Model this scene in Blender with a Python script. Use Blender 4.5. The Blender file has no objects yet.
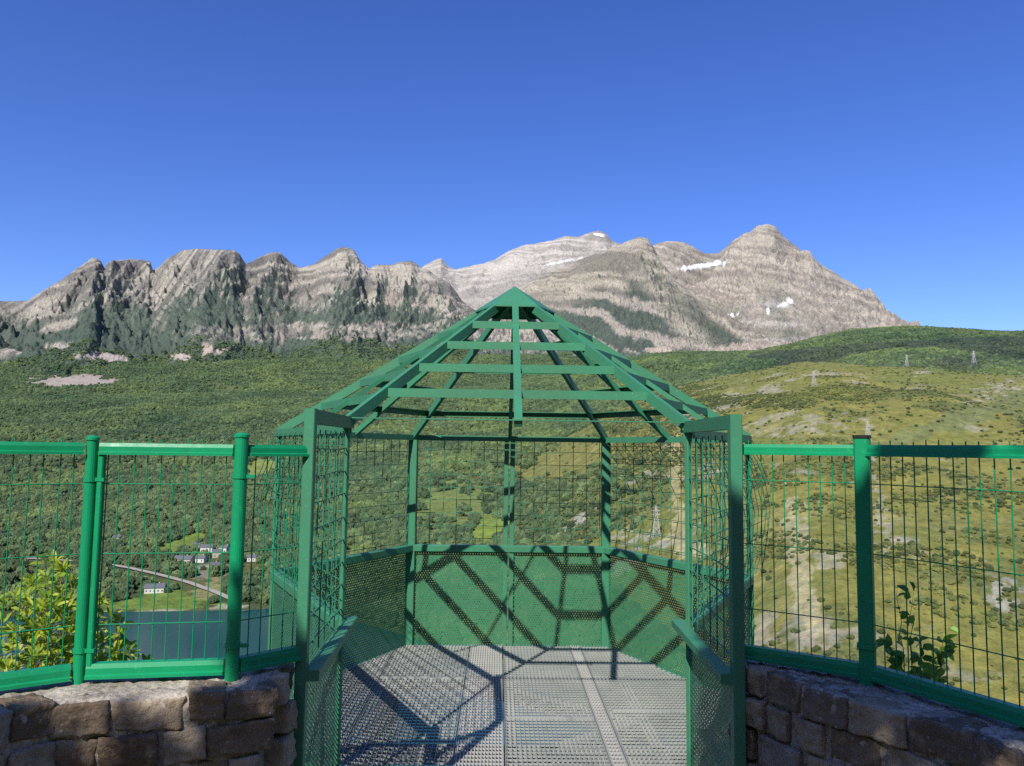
import bpy, math, random
import numpy as np
from mathutils import Vector, Matrix

random.seed(7)
RNG = np.random.default_rng(11)
scene = bpy.context.scene
COL = scene.collection
PI = math.pi

# ------------------------------------------------------------------ camera
F, PITCH, YAW, ROLL = 764.6, 0.0865, 0.0156, 0.0134
CAMX, CAMZ = -0.105, 1.871
_X = Vector((math.cos(YAW), -math.sin(YAW), 0)); _F0 = Vector((math.sin(YAW), math.cos(YAW), 0)); _Z = Vector((0, 0, 1))
_FW = _F0 * math.cos(PITCH) + _Z * math.sin(PITCH); _UP = -_F0 * math.sin(PITCH) + _Z * math.cos(PITCH)
RIGHT = _X * math.cos(ROLL) + _UP * math.sin(ROLL); UP = -_X * math.sin(ROLL) + _UP * math.cos(ROLL)
cam_data = bpy.data.cameras.new("camera"); cam = bpy.data.objects.new("camera", cam_data); COL.objects.link(cam)
M = Matrix((RIGHT, UP, -_FW)).transposed().to_4x4(); M.translation = Vector((CAMX, 0, CAMZ)); cam.matrix_world = M
cam_data.sensor_width = 36; cam_data.lens = F / 1024 * 36; cam_data.clip_start = 0.05; cam_data.clip_end = 60000
scene.camera = cam

def ray(px, py):
    return (RIGHT * (px - 512) - UP * (py - 383) + _FW * F).normalized()
def azel(px, py):
    r = ray(px, py); return math.atan2(r.x, r.y), r.z / math.hypot(r.x, r.y)
def onplane(px, py, z):
    r = ray(px, py); t = (z - CAMZ) / r.z; return Vector((CAMX + r.x * t, r.y * t, z))
def ondepth(px, py, y):
    r = ray(px, py); t = y / r.y; return Vector((CAMX + r.x * t, y, CAMZ + r.z * t))

# ------------------------------------------------------------------ helpers
def tag(o, label=None, cat=None, group=None, kind=None):
    if label: o['label'] = label
    if cat: o['category'] = cat
    if group: o['group'] = group
    if kind: o['kind'] = kind
    return o
def empty(name, loc, rz=0):
    o = bpy.data.objects.new(name, None); COL.objects.link(o); o.location = loc; o.rotation_euler = (0, 0, rz); o.empty_display_size = .2
    return o
class MB:
    def __init__(s): s.v = []; s.f = []; s.uv = {}
    def quad(s, a, b, c, d, uv=None):
        n = len(s.v); s.v += [tuple(a), tuple(b), tuple(c), tuple(d)]
        if uv: s.uv[len(s.f)] = uv
        s.f.append((n, n + 1, n + 2, n + 3))
    def tri(s, a, b, c):
        n = len(s.v); s.v += [tuple(a), tuple(b), tuple(c)]; s.f.append((n, n + 1, n + 2))
    def prism(s, p0, p1, prof, up=(0, 0, 1), cap=True, miter0=None, miter1=None):
        """extrude a 2-D profile [(side, up)] from p0 to p1"""
        p0 = Vector(p0); p1 = Vector(p1); d = (p1 - p0).normalized(); up = Vector(up)
        side = d.cross(up)
        if side.length < 1e-4: side = d.cross(Vector((0, 1, 0)))
        side.normalize(); u = side.cross(d).normalized()
        n = len(s.v); k = len(prof)
        for p in (p0, p1):
            for a, b in prof: s.v.append(tuple(p + side * a + u * b))
        for i in range(k):
            j = (i + 1) % k; s.f.append((n + i, n + j, n + k + j, n + k + i))
        if cap: s.f.append(tuple(n + i for i in range(k))[::-1]); s.f.append(tuple(n + k + i for i in range(k)))
    def beam(s, p0, p1, w, h, up=(0, 0, 1), ch=0):
        a, b = w / 2, h / 2
        if ch: pr = [(-a + ch, -b), (a - ch, -b), (a, -b + ch), (a, b - ch), (a - ch, b), (-a + ch, b), (-a, b - ch), (-a, -b + ch)]
        else: pr = [(-a, -b), (a, -b), (a, b), (-a, b)]
        s.prism(p0, p1, pr, up)
    def tube(s, p0, p1, r, n=12, up=(0, 0, 1), r1=None):
        p0 = Vector(p0); p1 = Vector(p1); d = (p1 - p0).normalized()
        side = d.cross(Vector(up))
        if side.length < 1e-4: side = d.cross(Vector((0, 1, 0)))
        side.normalize(); u = side.cross(d); r1 = r if r1 is None else r1
        b = len(s.v)
        for p, rr in ((p0, r), (p1, r1)):
            for i in range(n):
                t = 2 * PI * i / n; s.v.append(tuple(p + side * math.cos(t) * rr + u * math.sin(t) * rr))
        for i in range(n):
            j = (i + 1) % n; s.f.append((b + i, b + j, b + n + j, b + n + i))
        s.f.append(tuple(b + i for i in range(n))[::-1]); s.f.append(tuple(b + n + i for i in range(n)))
    def box(s, lo, hi):
        c = [(lo[i] + hi[i]) / 2 for i in range(3)]
        s.beam((c[0], lo[1], c[2]), (c[0], hi[1], c[2]), hi[0] - lo[0], hi[2] - lo[2])
    def build(s, name, mat, parent=None, smooth=False, origin=None):
        o0 = Vector(parent.location) if parent is not None and origin is None else Vector(origin or (0, 0, 0))
        rz = parent.rotation_euler.z if parent is not None and origin is None else 0
        if parent is not None and parent.parent is not None and origin is None:
            o0 = Vector(parent.parent.location); rz = parent.parent.rotation_euler.z
        me = bpy.data.meshes.new(name)
        c, sn = math.cos(-rz), math.sin(-rz)
        vs = []
        for x, y, z in s.v:
            x -= o0.x; y -= o0.y; z -= o0.z; vs.append((c * x - sn * y, sn * x + c * y, z))
        me.from_pydata(vs, [], s.f)
        if s.uv:
            uvl = me.uv_layers.new(name="uv")
            for fi, uv in s.uv.items():
                for k, li in enumerate(me.polygons[fi].loop_indices): uvl.data[li].uv = uv[k]
        me.materials.append(mat)
        if smooth:
            me.polygons.foreach_set("use_smooth", [True] * len(me.polygons))
        me.update()
        o = bpy.data.objects.new(name, me); COL.objects.link(o)
        if parent is not None:
            o.parent = parent
        elif origin is not None: o.location = o0
        return o
def copy_tree(o, parent=None):
    c = o.copy(); COL.objects.link(c); c.parent = parent
    for ch in list(o.children): copy_tree(ch, c)
    return c

# ------------------------------------------------------------------ materials
class N:
    def __init__(s, name):
        s.m = bpy.data.materials.new(name); s.m.use_nodes = True; s.t = s.m.node_tree; s.t.nodes.clear()
        s.out = s.t.nodes.new('ShaderNodeOutputMaterial')
    def n(s, typ, **kw):
        nd = s.t.nodes.new(typ)
        for k, v in kw.items():
            if k.startswith('i_'):
                key = k[2:]; key = int(key) if key.isdigit() else key.replace('_', ' ')
                if isinstance(v, tuple) and len(v) == 2 and hasattr(v[0], 'outputs'): s.t.links.new(v[0].outputs[v[1]], nd.inputs[key])
                elif hasattr(v, 'outputs'): s.t.links.new(v.outputs[0], nd.inputs[key])
                else: nd.inputs[key].default_value = v
            else: setattr(nd, k, v)
        return nd
    def link(s, a, ao, b, bi): s.t.links.new(a.outputs[ao], b.inputs[bi])
    def math(s, op, a, b=None, c=None):
        nd = s.t.nodes.new('ShaderNodeMath'); nd.operation = op
        for i, v in enumerate((a, b, c)):
            if v is None: continue
            if isinstance(v, tuple): s.t.links.new(v[0].outputs[v[1]], nd.inputs[i])
            elif hasattr(v, 'outputs'): s.t.links.new(v.outputs[0], nd.inputs[i])
            else: nd.inputs[i].default_value = v
        return nd
    def mix(s, fac, a, b, blend='MIX'):
        nd = s.t.nodes.new('ShaderNodeMix'); nd.data_type = 'RGBA'; nd.blend_type = blend
        for idx, v in ((0, fac), (6, a), (7, b)):
            if isinstance(v, tuple) and hasattr(v[0], 'outputs'): s.t.links.new(v[0].outputs[v[1]], nd.inputs[idx])
            elif hasattr(v, 'outputs'):
                s.t.links.new(v.outputs[2 if v.bl_idname == 'ShaderNodeMix' else 0], nd.inputs[idx])
            elif idx == 0: nd.inputs[0].default_value = v
            else: nd.inputs[idx].default_value = (*v, 1)
        return nd
    def ramp(s, src, pts, out=0):
        nd = s.t.nodes.new('ShaderNodeValToRGB'); cr = nd.color_ramp
        while len(cr.elements) < len(pts): cr.elements.new(.5)
        for e, (p, c) in zip(cr.elements, pts):
            e.position = p; e.color = (*c, 1) if isinstance(c, tuple) else (c, c, c, 1)
        s.t.links.new(src.outputs[out], nd.inputs[0]); return nd
    def noise(s, scale, detail=4, rough=.55, vec=None, out='Object', dist=0):
        nd = s.t.nodes.new('ShaderNodeTexNoise'); nd.inputs['Scale'].default_value = scale; nd.inputs['Detail'].default_value = detail
        nd.inputs['Roughness'].default_value = rough; nd.inputs['Distortion'].default_value = dist
        if vec is None:
            tc = s.t.nodes.new('ShaderNodeTexCoord'); s.t.links.new(tc.outputs[out], nd.inputs['Vector'])
        else: s.t.links.new(vec.outputs[0], nd.inputs['Vector'])
        return nd
    def bsdf(s, color, rough=.5, metal=0, spec=.5, bump=None, bstr=.3, bdist=.01, **kw):
        b = s.t.nodes.new('ShaderNodeBsdfPrincipled')
        if hasattr(color, 'outputs'): s.t.links.new(color.outputs[2 if color.bl_idname == 'ShaderNodeMix' else 0], b.inputs['Base Color'])
        else: b.inputs['Base Color'].default_value = (*color, 1)
        if hasattr(rough, 'outputs'): s.t.links.new(rough.outputs[0], b.inputs['Roughness'])
        else: b.inputs['Roughness'].default_value = rough
        b.inputs['Metallic'].default_value = metal; b.inputs['Specular IOR Level'].default_value = spec
        if bump is not None:
            bp = s.t.nodes.new('ShaderNodeBump'); bp.inputs['Strength'].default_value = bstr; bp.inputs['Distance'].default_value = bdist
            s.t.links.new(bump.outputs[0], bp.inputs['Height']); s.t.links.new(bp.outputs[0], b.inputs['Normal'])
        return b
    def done(s, sh):
        s.t.links.new(sh.outputs[0], s.out.inputs['Surface']); return s.m

def paint(name, base, dirty, rough, spec=.5, chips=.0, extra=None):
    k = N(name)
    n1 = k.noise(3.0, 5, .6); n2 = k.noise(38, 3, .6); n3 = k.noise(140, 2, .5)
    c = k.mix(k.ramp(n1, [(.35, 0.0), (.75, 1.0)]), base, dirty)
    c = k.mix(k.ramp(n2, [(.62, 0.0), (.72, .35)]), c, tuple(min(1, x * 1.5 + .03) for x in base))
    n4 = k.noise(7, 6, .75); n5 = k.noise(22, 6, .75)
    c = k.mix(k.ramp(n4, [(.58, 0.0), (.74, .45)]), c, tuple(x * .55 + .012 for x in base))
    c = k.mix(k.ramp(n5, [(.68, 0.0), (.76, .55)]), c, (.13, .10, .06))
    c = k.mix(k.ramp(n3, [(.70, 0.0), (.735, chips)]), c, (.5, .55, .5))
    r = k.math('MULTIPLY_ADD', n2, .25, rough - .12)
    b = k.bsdf(c, r, spec=spec, bump=n3, bstr=.08, bdist=.002)
    return k, b
def mat_paint(*a, **kw):
    k, b = paint(*a, **kw); return k.done(b)

GREEN = (.048, .265, .138); GREEN_D = (.066, .205, .112)
M_GAZ = mat_paint("gazebo_green_paint", GREEN, GREEN_D, .48, .45, .5)
M_FEN = mat_paint("fence_green_paint", (.003, .330, .130), (.008, .250, .105), .42, .4, .2)
M_FENW = mat_paint("fence_wire_green", (.004, .280, .11), (.005, .22, .09), .62, .25, .1)
M_WIRE = mat_paint("cage_wire_green", (.045, .24, .13), (.04, .20, .10), .5, .4, .2)

def mat_perf(name, pitch, rad):
    k, b = paint(name, (.040, .225, .108), (.060, .215, .110), .5, .4, .6)
    tc = k.n('ShaderNodeTexCoord'); s3 = math.sqrt(3)
    ds = []
    for off in (0, .5):
        v = k.n('ShaderNodeVectorMath', operation='MULTIPLY', i_0=(tc, 'UV')); v.inputs[1].default_value = (1 / pitch, 1 / pitch / s3, 0)
        v2 = k.n('ShaderNodeVectorMath', operation='ADD', i_0=v); v2.inputs[1].default_value = (off, off, 0)
        v3 = k.n('ShaderNodeVectorMath', operation='FRACTION', i_0=v2)
        v4 = k.n('ShaderNodeVectorMath', operation='SUBTRACT', i_0=v3); v4.inputs[1].default_value = (.5, .5, 0)
        v5 = k.n('ShaderNodeVectorMath', operation='MULTIPLY', i_0=v4); v5.inputs[1].default_value = (1, s3, 0)
        ds.append(k.n('ShaderNodeVectorMath', operation='LENGTH', i_0=v5))
    d = k.math('MINIMUM', (ds[0], 1), (ds[1], 1)); hole = k.math('LESS_THAN', d, rad / pitch)
    tr = k.n('ShaderNodeBsdfTransparent'); mx = k.n('ShaderNodeMixShader', i_0=hole)
    k.link(b, 0, mx, 1); k.link(tr, 0, mx, 2)
    return k.done(mx)
M_PERF = mat_perf("perforated_green_sheet", .024, .0060)

def mat_diamond(name, a, bb, w):
    k, b = paint(name, (.05, .215, .115), (.06, .20, .11), .5, .4, .4)
    tc = k.n('ShaderNodeTexCoord'); sx = k.n('ShaderNodeSeparateXYZ', i_0=(tc, 'UV'))
    u = k.math('MULTIPLY', (sx, 0), 1 / a); v = k.math('MULTIPLY', (sx, 1), 1 / bb)
    p = k.math('FRACT', k.math('ADD', u, v)); q = k.math('FRACT', k.math('ADD', k.math('SUBTRACT', u, v), 100.0))
    solid = k.math('MAXIMUM', k.math('LESS_THAN', p, w), k.math('LESS_THAN', q, w))
    tr = k.n('ShaderNodeBsdfTransparent'); mx = k.n('ShaderNodeMixShader', i_0=solid)
    k.link(tr, 0, mx, 1); k.link(b, 0, mx, 2)
    return k.done(mx)
M_DIA = mat_diamond("expanded_green_mesh", .040, .026, .43)

def mat_grating():
    k = N("galvanised_grating")
    n1 = k.noise(1.6, 4, .6); n2 = k.noise(60, 3, .6); n3 = k.noise(9, 3, .6)
    tc = k.n('ShaderNodeTexCoord'); sx = k.n('ShaderNodeSeparateXYZ', i_0=(tc, 'Object'))
    c = k.mix(k.ramp(n1, [(.35, 0.0), (.7, 1.0)]), (.37, .40, .365), (.50, .51, .46))
    c = k.mix(k.ramp(n3, [(.55, 0.0), (.75, .5)]), c, (.20, .23, .21))
    c = k.mix(k.ramp(n2, [(.60, 0.0), (.8, .6)]), c, (.5, .5, .48))
    return k.done(k.bsdf(c, .55, .25, .5, n2, .1, .001))
M_GRATE = mat_grating()
def mat_plate():
    k = N("worn_beige_steel")
    n1 = k.noise(2.5, 5, .6); n2 = k.noise(30, 4, .6)
    c = k.mix(k.ramp(n1, [(.35, 0.0), (.7, 1.0)]), (.46, .455, .41), (.55, .54, .49))
    c = k.mix(k.ramp(n2, [(.62, 0.0), (.75, .6)]), c, (.36, .20, .16))
    return k.done(k.bsdf(c, .6, .1, .4, n2, .1, .001))
M_PLATE = mat_plate()
def mat_simple(name, a, b, sc=5, rough=.7, spec=.3, bstr=.1, bdist=.01):
    k = N(name); n1 = k.noise(sc, 5, .6)
    c = k.mix(k.ramp(n1, [(.35, 0.0), (.7, 1.0)]), a, b)
    return k.done(k.bsdf(c, rough, 0, spec, n1, bstr, bdist))
M_BLACK = mat_simple("dark_plastic", (.012, .014, .014), (.03, .03, .03), 20, .5)

# ------------------------------------------------------------------ world and sun
# shadows fall by (0.425, 1.075) per metre of drop
SH = Vector((.425, 1.075, -1.0)); elev = math.atan2(1, math.hypot(.425, 1.075)); 
sun_az = math.atan2(-.425, -1.075)      # compass bearing of the sun from +y towards +x
w = bpy.data.worlds.new("World"); scene.world = w; w.use_nodes = True
wt = w.node_tree; bg = wt.nodes['Background']; bg.inputs[1].default_value = .150
sky = wt.nodes.new('ShaderNodeTexSky'); sky.sky_type = 'NISHITA'; sky.sun_disc = False
sky.sun_elevation = elev; sky.sun_rotation = sun_az; sky.altitude = 1200; sky.air_density = 1.0; sky.dust_density = 1.0; sky.ozone_density = 5.0
hs = wt.nodes.new('ShaderNodeHueSaturation'); hs.inputs['Saturation'].default_value = 1.20; hs.inputs['Hue'].default_value = .520; hs.inputs['Value'].default_value = 1.22
wt.links.new(sky.outputs[0], hs.inputs['Color']); wt.links.new(hs.outputs[0], bg.inputs[0])
sl = bpy.data.lights.new("sun", 'SUN'); sl.energy = 5.0; sl.angle = math.radians(.53); sl.color = (1, .955, .89)
so = bpy.data.objects.new("sun", sl); COL.objects.link(so); so.rotation_euler = SH.to_track_quat('-Z', 'Y').to_euler(); so.location = (0, -20, 30)
scene.view_settings.view_transform = 'Standard'; scene.view_settings.look = 'None'; scene.view_settings.exposure = 0
scene.render.engine = 'CYCLES'; scene.cycles.use_denoising = False
scene.cycles.max_bounces = 8; scene.cycles.diffuse_bounces = 2; scene.cycles.glossy_bounces = 2; scene.cycles.transparent_max_bounces = 24
scene.cycles.caustics_reflective = False; scene.cycles.caustics_refractive = False
scene.cycles.sample_clamp_indirect = 4
scene.render.film_transparent = False

# ------------------------------------------------------------------ noise
_T = np.random.default_rng(5).random((8, 256, 256)).astype(np.float32)
def vn(x, y, k=0):
    xi = np.floor(x); yi = np.floor(y); fx = x - xi; fy = y - yi
    fx = fx * fx * fx * (fx * (fx * 6 - 15) + 10); fy = fy * fy * fy * (fy * (fy * 6 - 15) + 10)
    xi = xi.astype(np.int64) & 255; yi = yi.astype(np.int64) & 255; x1 = (xi + 1) & 255; y1 = (yi + 1) & 255; T = _T[k % 8]
    return (T[xi, yi] * (1 - fx) + T[x1, yi] * fx) * (1 - fy) + (T[xi, y1] * (1 - fx) + T[x1, y1] * fx) * fy
def fbm(x, y, o=5, k=0, g=.5):
    s = 0; a = 1; t = 0
    for i in range(o):
        s = s + a * (vn(x * 2 ** i + 17.3 * i, y * 2 ** i + 9.1 * i, k + i) - .5); t += a; a *= g
    return s / t * 2          # about -1..1
def ridged(x, y, o=4, k=0, g=.5):
    s = 0; a = 1; t = 0
    for i in range(o):
        s = s + a * (1 - np.abs(2 * vn(x * 2 ** i + 5.7 * i, y * 2 ** i + 3.9 * i, k + i) - 1)); t += a; a *= g
    return s / t
def sstep(a, b, x):
    t = np.clip((x - a) / (b - a), 0, 1); return t * t * (3 - 2 * t)

# ------------------------------------------------------------------ terrain height field
def prof(pts):
    q = sorted(azel(px, py) for px, py in pts); return np.array([a for a, _ in q]), np.array([t for _, t in q])
def ev(p, az): return np.interp(az, p[0], p[1])
R1 = prof([(-250, 330), (-120, 312), (-40, 304), (0, 300), (27, 301), (40, 292), (52, 285), (66, 277), (78, 267), (86, 262), (92, 258), (97, 258), (101, 261), (105, 269), (107, 263), (112, 261), (130, 259), (140, 260), (150, 261), (153, 270), (158, 267), (168, 258), (180, 251), (196, 248), (215, 249), (235, 250), (240, 254), (246, 264), (251, 262), (262, 256), (272, 252), (280, 253), (288, 260), (299, 268), (310, 265), (316, 263), (328, 254), (337, 248), (345, 247), (354, 250), (360, 260), (369, 269), (378, 264), (390, 265), (400, 262), (411, 260), (420, 267), (430, 270), (437, 276), (450, 283), (462, 300), (480, 315), (520, 332), (600, 352), (700, 362), (1300, 380)])
R2 = prof([(-250, 440), (300, 380), (380, 310), (424, 266), (434, 260), (441, 258), (448, 266), (456, 269), (470, 266), (484, 263), (496, 259), (508, 251), (520, 246), (536, 243), (552, 240), (566, 236), (578, 237), (588, 233), (598, 230), (606, 233), (612, 240), (622, 244), (640, 250), (670, 262), (700, 280), (800, 330), (1300, 420)])
R3 = prof([(-250, 460), (400, 400), (470, 335), (500, 300), (540, 275), (575, 262), (600, 252), (617, 246), (628, 241), (640, 236), (647, 238), (653, 246), (662, 262), (676, 280), (690, 292), (710, 310), (730, 324), (752, 338), (775, 346), (820, 352), (1300, 420)])
R4 = prof([(-250, 460), (450, 400), (560, 300), (600, 262), (640, 250), (656, 244), (668, 241), (684, 242), (694, 247), (704, 253), (716, 254), (724, 249), (733, 241), (742, 234), (750, 232), (757, 226), (768, 224), (775, 226), (783, 236), (796, 246), (802, 252), (812, 257), (822, 265), (832, 270), (842, 278), (855, 285), (868, 293), (876, 297), (880, 306), (889, 313), (897, 322), (905, 327), (914, 330), (930, 340), (1000, 360), (1300, 420)])
RH1 = prof([(-250, 400), (480, 385), (560, 376), (620, 360), (660, 354), (700, 354), (760, 352), (790, 346), (815, 340), (850, 333), (880, 330), (900, 329), (930, 329), (960, 331), (1000, 333), (1024, 334), (1150, 338), (1300, 350)])
RH2 = prof([(-250, 560), (300, 520), (420, 490), (500, 462), (560, 436), (600, 415), (640, 396), (680, 385), (720, 376), (760, 369), (800, 361), (830, 361), (880, 366), (930, 366), (970, 371), (1024, 375), (1100, 382), (1300, 400)])
TX = [-250, 0, 120, 240, 350, 450, 560, 650, 750, 900, 1024, 1270]
TD = {1000: [565, 560, 553, 545, 532, 524, 515, 520, 540, 545, 550, 550],
      1400: [520, 515, 503, 492, 482, 476, 470, 475, 470, 460, 450, 450],
      2200: [470, 460, 448, 440, 432, 428, 426, 425, 425, 420, 420, 420],
      3000: [425, 418, 412, 408, 403, 398, 392, 390, 395, 395, 395, 395],
      3900: [380, 374, 368, 364, 362, 360, 358, 362, 370, 380, 380, 380],
      6000: [350, 350, 350, 350, 350, 350, 350, 350, 360, 370, 370, 370]}
TP = {d: prof(list(zip(TX, ys))) for d, ys in TD.items()}
SHORE = prof([(-250, 612), (0, 612), (120, 612), (240, 611), (300, 606), (420, 640), (560, 700), (700, 745), (1300, 745)])
LAKE = -140.0

FG = {}
def height(az, d):
    """terrain height at bearing az (rad) and distance d (m); also returns the id of the layer on top"""
    x = CAMX + d * np.sin(az); y = d * np.cos(az)
    azc = np.clip(az, -.62, .62)
    # far valley side
    shore = np.clip(-(LAKE - CAMZ) / -ev(SHORE, azc), 380, 760)
    ks = [shore * .80, shore] + [np.full_like(d, float(k)) for k in TD] + [np.full_like(d, 12000.)]
    zs = [np.full_like(d, LAKE - 25), np.full_like(d, LAKE)] + [CAMZ + k * ev(TP[k], azc) for k in TD] + [np.full_like(d, 600.)]
    zb = np.full_like(d, LAKE - 25)
    for i in range(len(ks) - 1):
        m = (d >= ks[i]) & (d < ks[i + 1]); t = np.clip((d - ks[i]) / (ks[i + 1] - ks[i]), 0, 1)
        zb = np.where(m, zs[i] * (1 - t) + zs[i + 1] * t, zb)
    far = sstep(shore * 1.0, shore * 1.6, d)
    zb = zb + far * (fbm(x / 420, y / 420, 5, 1) * 26 + fbm(x / 90, y / 90, 4, 2) * 5) * np.clip(d / 1500, .3, 1.3)
    z = zb; lay = np.zeros(d.shape, np.int8); FG.clear()
    s = az * 4000.0
    def lay_max(znew, i):
        nonlocal z, lay
        lay = np.where(znew > z, i, lay); z = np.maximum(z, znew)
    # olive hill
    D = 1850 + 60 * np.sin(az * 9); L = D - (560 - 230 * sstep(.10, .42, az)); u = np.clip((D - d) / L, 0, 1); zc = CAMZ + D * ev(RH2, azc)
    h = LAKE - 4 + (zc - LAKE) * (1 - u ** 1.25) ** 1.0
    h = np.where(d > D, zc - (d - D) * .35, h) + np.where(u < 1, 1, 0) * np.sin(PI * np.clip(u, 0, 1)) ** .7 * (fbm(x / 260, y / 260, 5, 3) * 22 + fbm(x / 45, y / 45, 4, 4) * 3.5)
    lay_max(np.where(u >= 1, -400, h), 1)
    # dark wooded hill
    D = 3300 + 0 * d; L = 1500; u = np.clip((D - d) / L, 0, 1); zc = CAMZ + D * ev(RH1, azc)
    h = np.where(d > D, zc - (d - D) * .35, zc - 340 * u ** 1.2) + np.sin(PI * u) ** .7 * (fbm(x / 400, y / 400, 5, 5) * 40)
    lay_max(np.where(u >= 1, -400, h), 2)
    # the left massif
    crag = fbm(s / 46, d / 260, 5, 6, .62)
    wob = fbm(s / 600, d / 700, 3, 0)
    def massif(Rp, D, L, pw, zfoot, i, gs, ga, tilt=0.0, crest=11):
        u = np.clip((D - d) / L, 0, 1); zc = CAMZ + D * ev(Rp, azc); zfoot = CAMZ + (D - L) * ev(TP[3900], azc) * (D - L) / 3900 * .97 - 15 if i == 3 else zfoot
        env = np.clip(u * 7, 0, 1) * (1 - u) ** .35
        ss = s + tilt * (D - d) + wob * 120
        g = ridged(ss / gs, d / (gs * 5.0) + i, 4, i, .55); g2 = ridged(ss / (gs * .27), d / (gs * .9), 3, i + 2, .55)
        rg = fbm(ss / (gs * .12), d / (gs * .14), 4, i + 4, .6)
        FG[i] = (g, g2, rg)
        strata = np.abs(((zc - (zc - zfoot) * u) / 46 + wob * 1.5 + s / 2500) % 1 - .5)
        h = zfoot + (zc - zfoot) * (1 - u) ** pw + env * ((g - .55) * ga * 2 + (g2 - .5) * ga * .80 + rg * ga * .45 + strata * ga * .42) + (1 - env) * crag * crest * (u < .2)
        h = np.where(d > D, zc - (d - D) * .9 + crag * crest, h)
        lay_max(np.where(u >= 1, -400, h), i)
    massif(R1, 5400 + 120 * np.sin(az * 40), 1500., 1.45, 430., 3, 250, 118, 0.12)
    massif(R3, 6300 - 900 * sstep(.13, .33, az), 1900., 1.30, 430., 4, 300, 105, -0.35)
    massif(R4, 7400 + 0 * d, 2600., 1.35, 520., 5, 360, 165, 0.25, 13)
    massif(R2, 8300 + 0 * d, 2600., 1.25, 700., 6, 300, 90, 0.2, 11)
    # the slope right below the terrace
    zn = -np.clip((y - 3.15), 0, 1.2) * 1.5 - np.clip(y - 4.35, 0, None) * .72
    zn = np.maximum(zn + (fbm(x / 9, y / 9, 4, 2) * .25 + fbm(x / 60, y / 60, 3, 3) * 3) * np.clip((y - 6) / 40, 0, 1), LAKE - 25)
    zn = np.where(d > 420, -400, zn) - .03
    back = sstep(1.0, 1.35, np.abs(az))
    zback = np.where(y > 2.9, zn, -.03 + np.clip(d - 9, 0, 500) * .62)  # unseen hill behind the viewpoint, made steep to block sky light and deepen shade
    lay = np.where(zn > z, 7, lay); z = np.maximum(z, zn)
    z = z * (1 - back) + zback * back
    return z, lay

def hit(px, py, dmin=300., dmax=9000.):
    """world point where the line of sight meets the terrain"""
    a, t = azel(px, py); d = np.exp(np.linspace(math.log(dmin), math.log(dmax), 4000)); az = np.full_like(d, a)
    z, _ = height(az, d); zz = CAMZ + t * d; w_ = np.nonzero(z >= zz)[0]
    k = w_[0] if len(w_) else len(d) - 1
    return Vector((CAMX + d[k] * math.sin(a), d[k] * math.cos(a), float(z[k]))), float(d[k])
def ground_at(x, y):
    az = math.atan2(x - CAMX, y); d = math.hypot(x - CAMX, y); z, _ = height(np.array([az]), np.array([d])); return float(z[0])

a0 = azel(-150, 400)[0]; a1 = azel(1174, 400)[0]
NA = 1450
azs = np.concatenate([np.linspace(-PI, a0 - .02, 50), np.linspace(a0, a1, NA), np.linspace(a1 + .02, PI, 50)])
ds = np.concatenate([np.geomspace(.4, 440, 110)[:-1], np.geomspace(440, 2050, 330)[:-1], np.geomspace(2050, 3900, 170)[:-1], np.linspace(3900, 8500, 560)[:-1], np.geomspace(8500, 40000, 14)])
AZ, DD = np.meshgrid(azs, ds, indexing='ij')
Z, LAY = height(AZ, DD); GUL = dict(FG)
PX_, PY_ = CAMX + DD * np.sin(AZ), DD * np.cos(AZ)

# the picture position each vertex is seen at, only used to place real ground patches at their bearings
TT = (Z - CAMZ) / DD
def bear(px, py): return azel(px, py)
def patch(px, py, rx, ry, dlo, dhi, rough=.35, ns=60., k=0, ang=0.):
    """an irregular patch of ground centred where the sight line px,py meets the land; rx, ry in 1/764 rad"""
    a, t = azel(px, py); u = (AZ - a) * F; v = (TT - t) * F
    c, s_ = math.cos(ang), math.sin(ang); u, v = c * u + s_ * v, -s_ * u + c * v
    q = np.sqrt((u / rx) ** 2 + (v / ry) ** 2) + fbm(PX_ / ns, PY_ / ns, 4, k) * rough * 2
    return sstep(1.15, .85, q) * ((DD > dlo) & (DD < dhi))
# slope of the surface
gz_d = np.gradient(Z, ds, axis=1); gz_a = np.gradient(Z, azs, axis=0) / DD
slope = np.hypot(gz_d, gz_a); aspect = np.clip(-gz_a, -3, 3)
def C(*c): return np.array(c, np.float32)
nA = fbm(PX_ / 150, PY_ / 150, 5, 0); nB = fbm(PX_ / 38, PY_ / 38, 4, 3); nC = fbm(PX_ / 500, PY_ / 500, 4, 5); nD = fbm(PX_ / 11, PY_ / 11, 3, 6); nE = fbm(PX_ / 7, PY_ / 7, 4, 2)
def lerp(a, b, t): return a * (1 - t[..., None]) + b * t[..., None]
forest = C(.066, .092, .040) * (1 + .35 * nB[..., None]) + np.zeros(AZ.shape + (3,), np.float32)
grassy = lerp(C(.105, .125, .036) + 0 * forest, C(.155, .140, .040), sstep(-.4, .4, nA))
col = lerp(forest, grassy, sstep(.25, .6, nA + .5 * nB) * .45)
tree = np.where(LAY == 0, 1.0, 0.)            # tree density
tree = tree * (.22 + .78 * sstep(.42, .05, nA * .8 + nB * .5)) * (.55 + .45 * sstep(.2, -.2, nD))
bush = np.zeros_like(tree)
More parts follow.
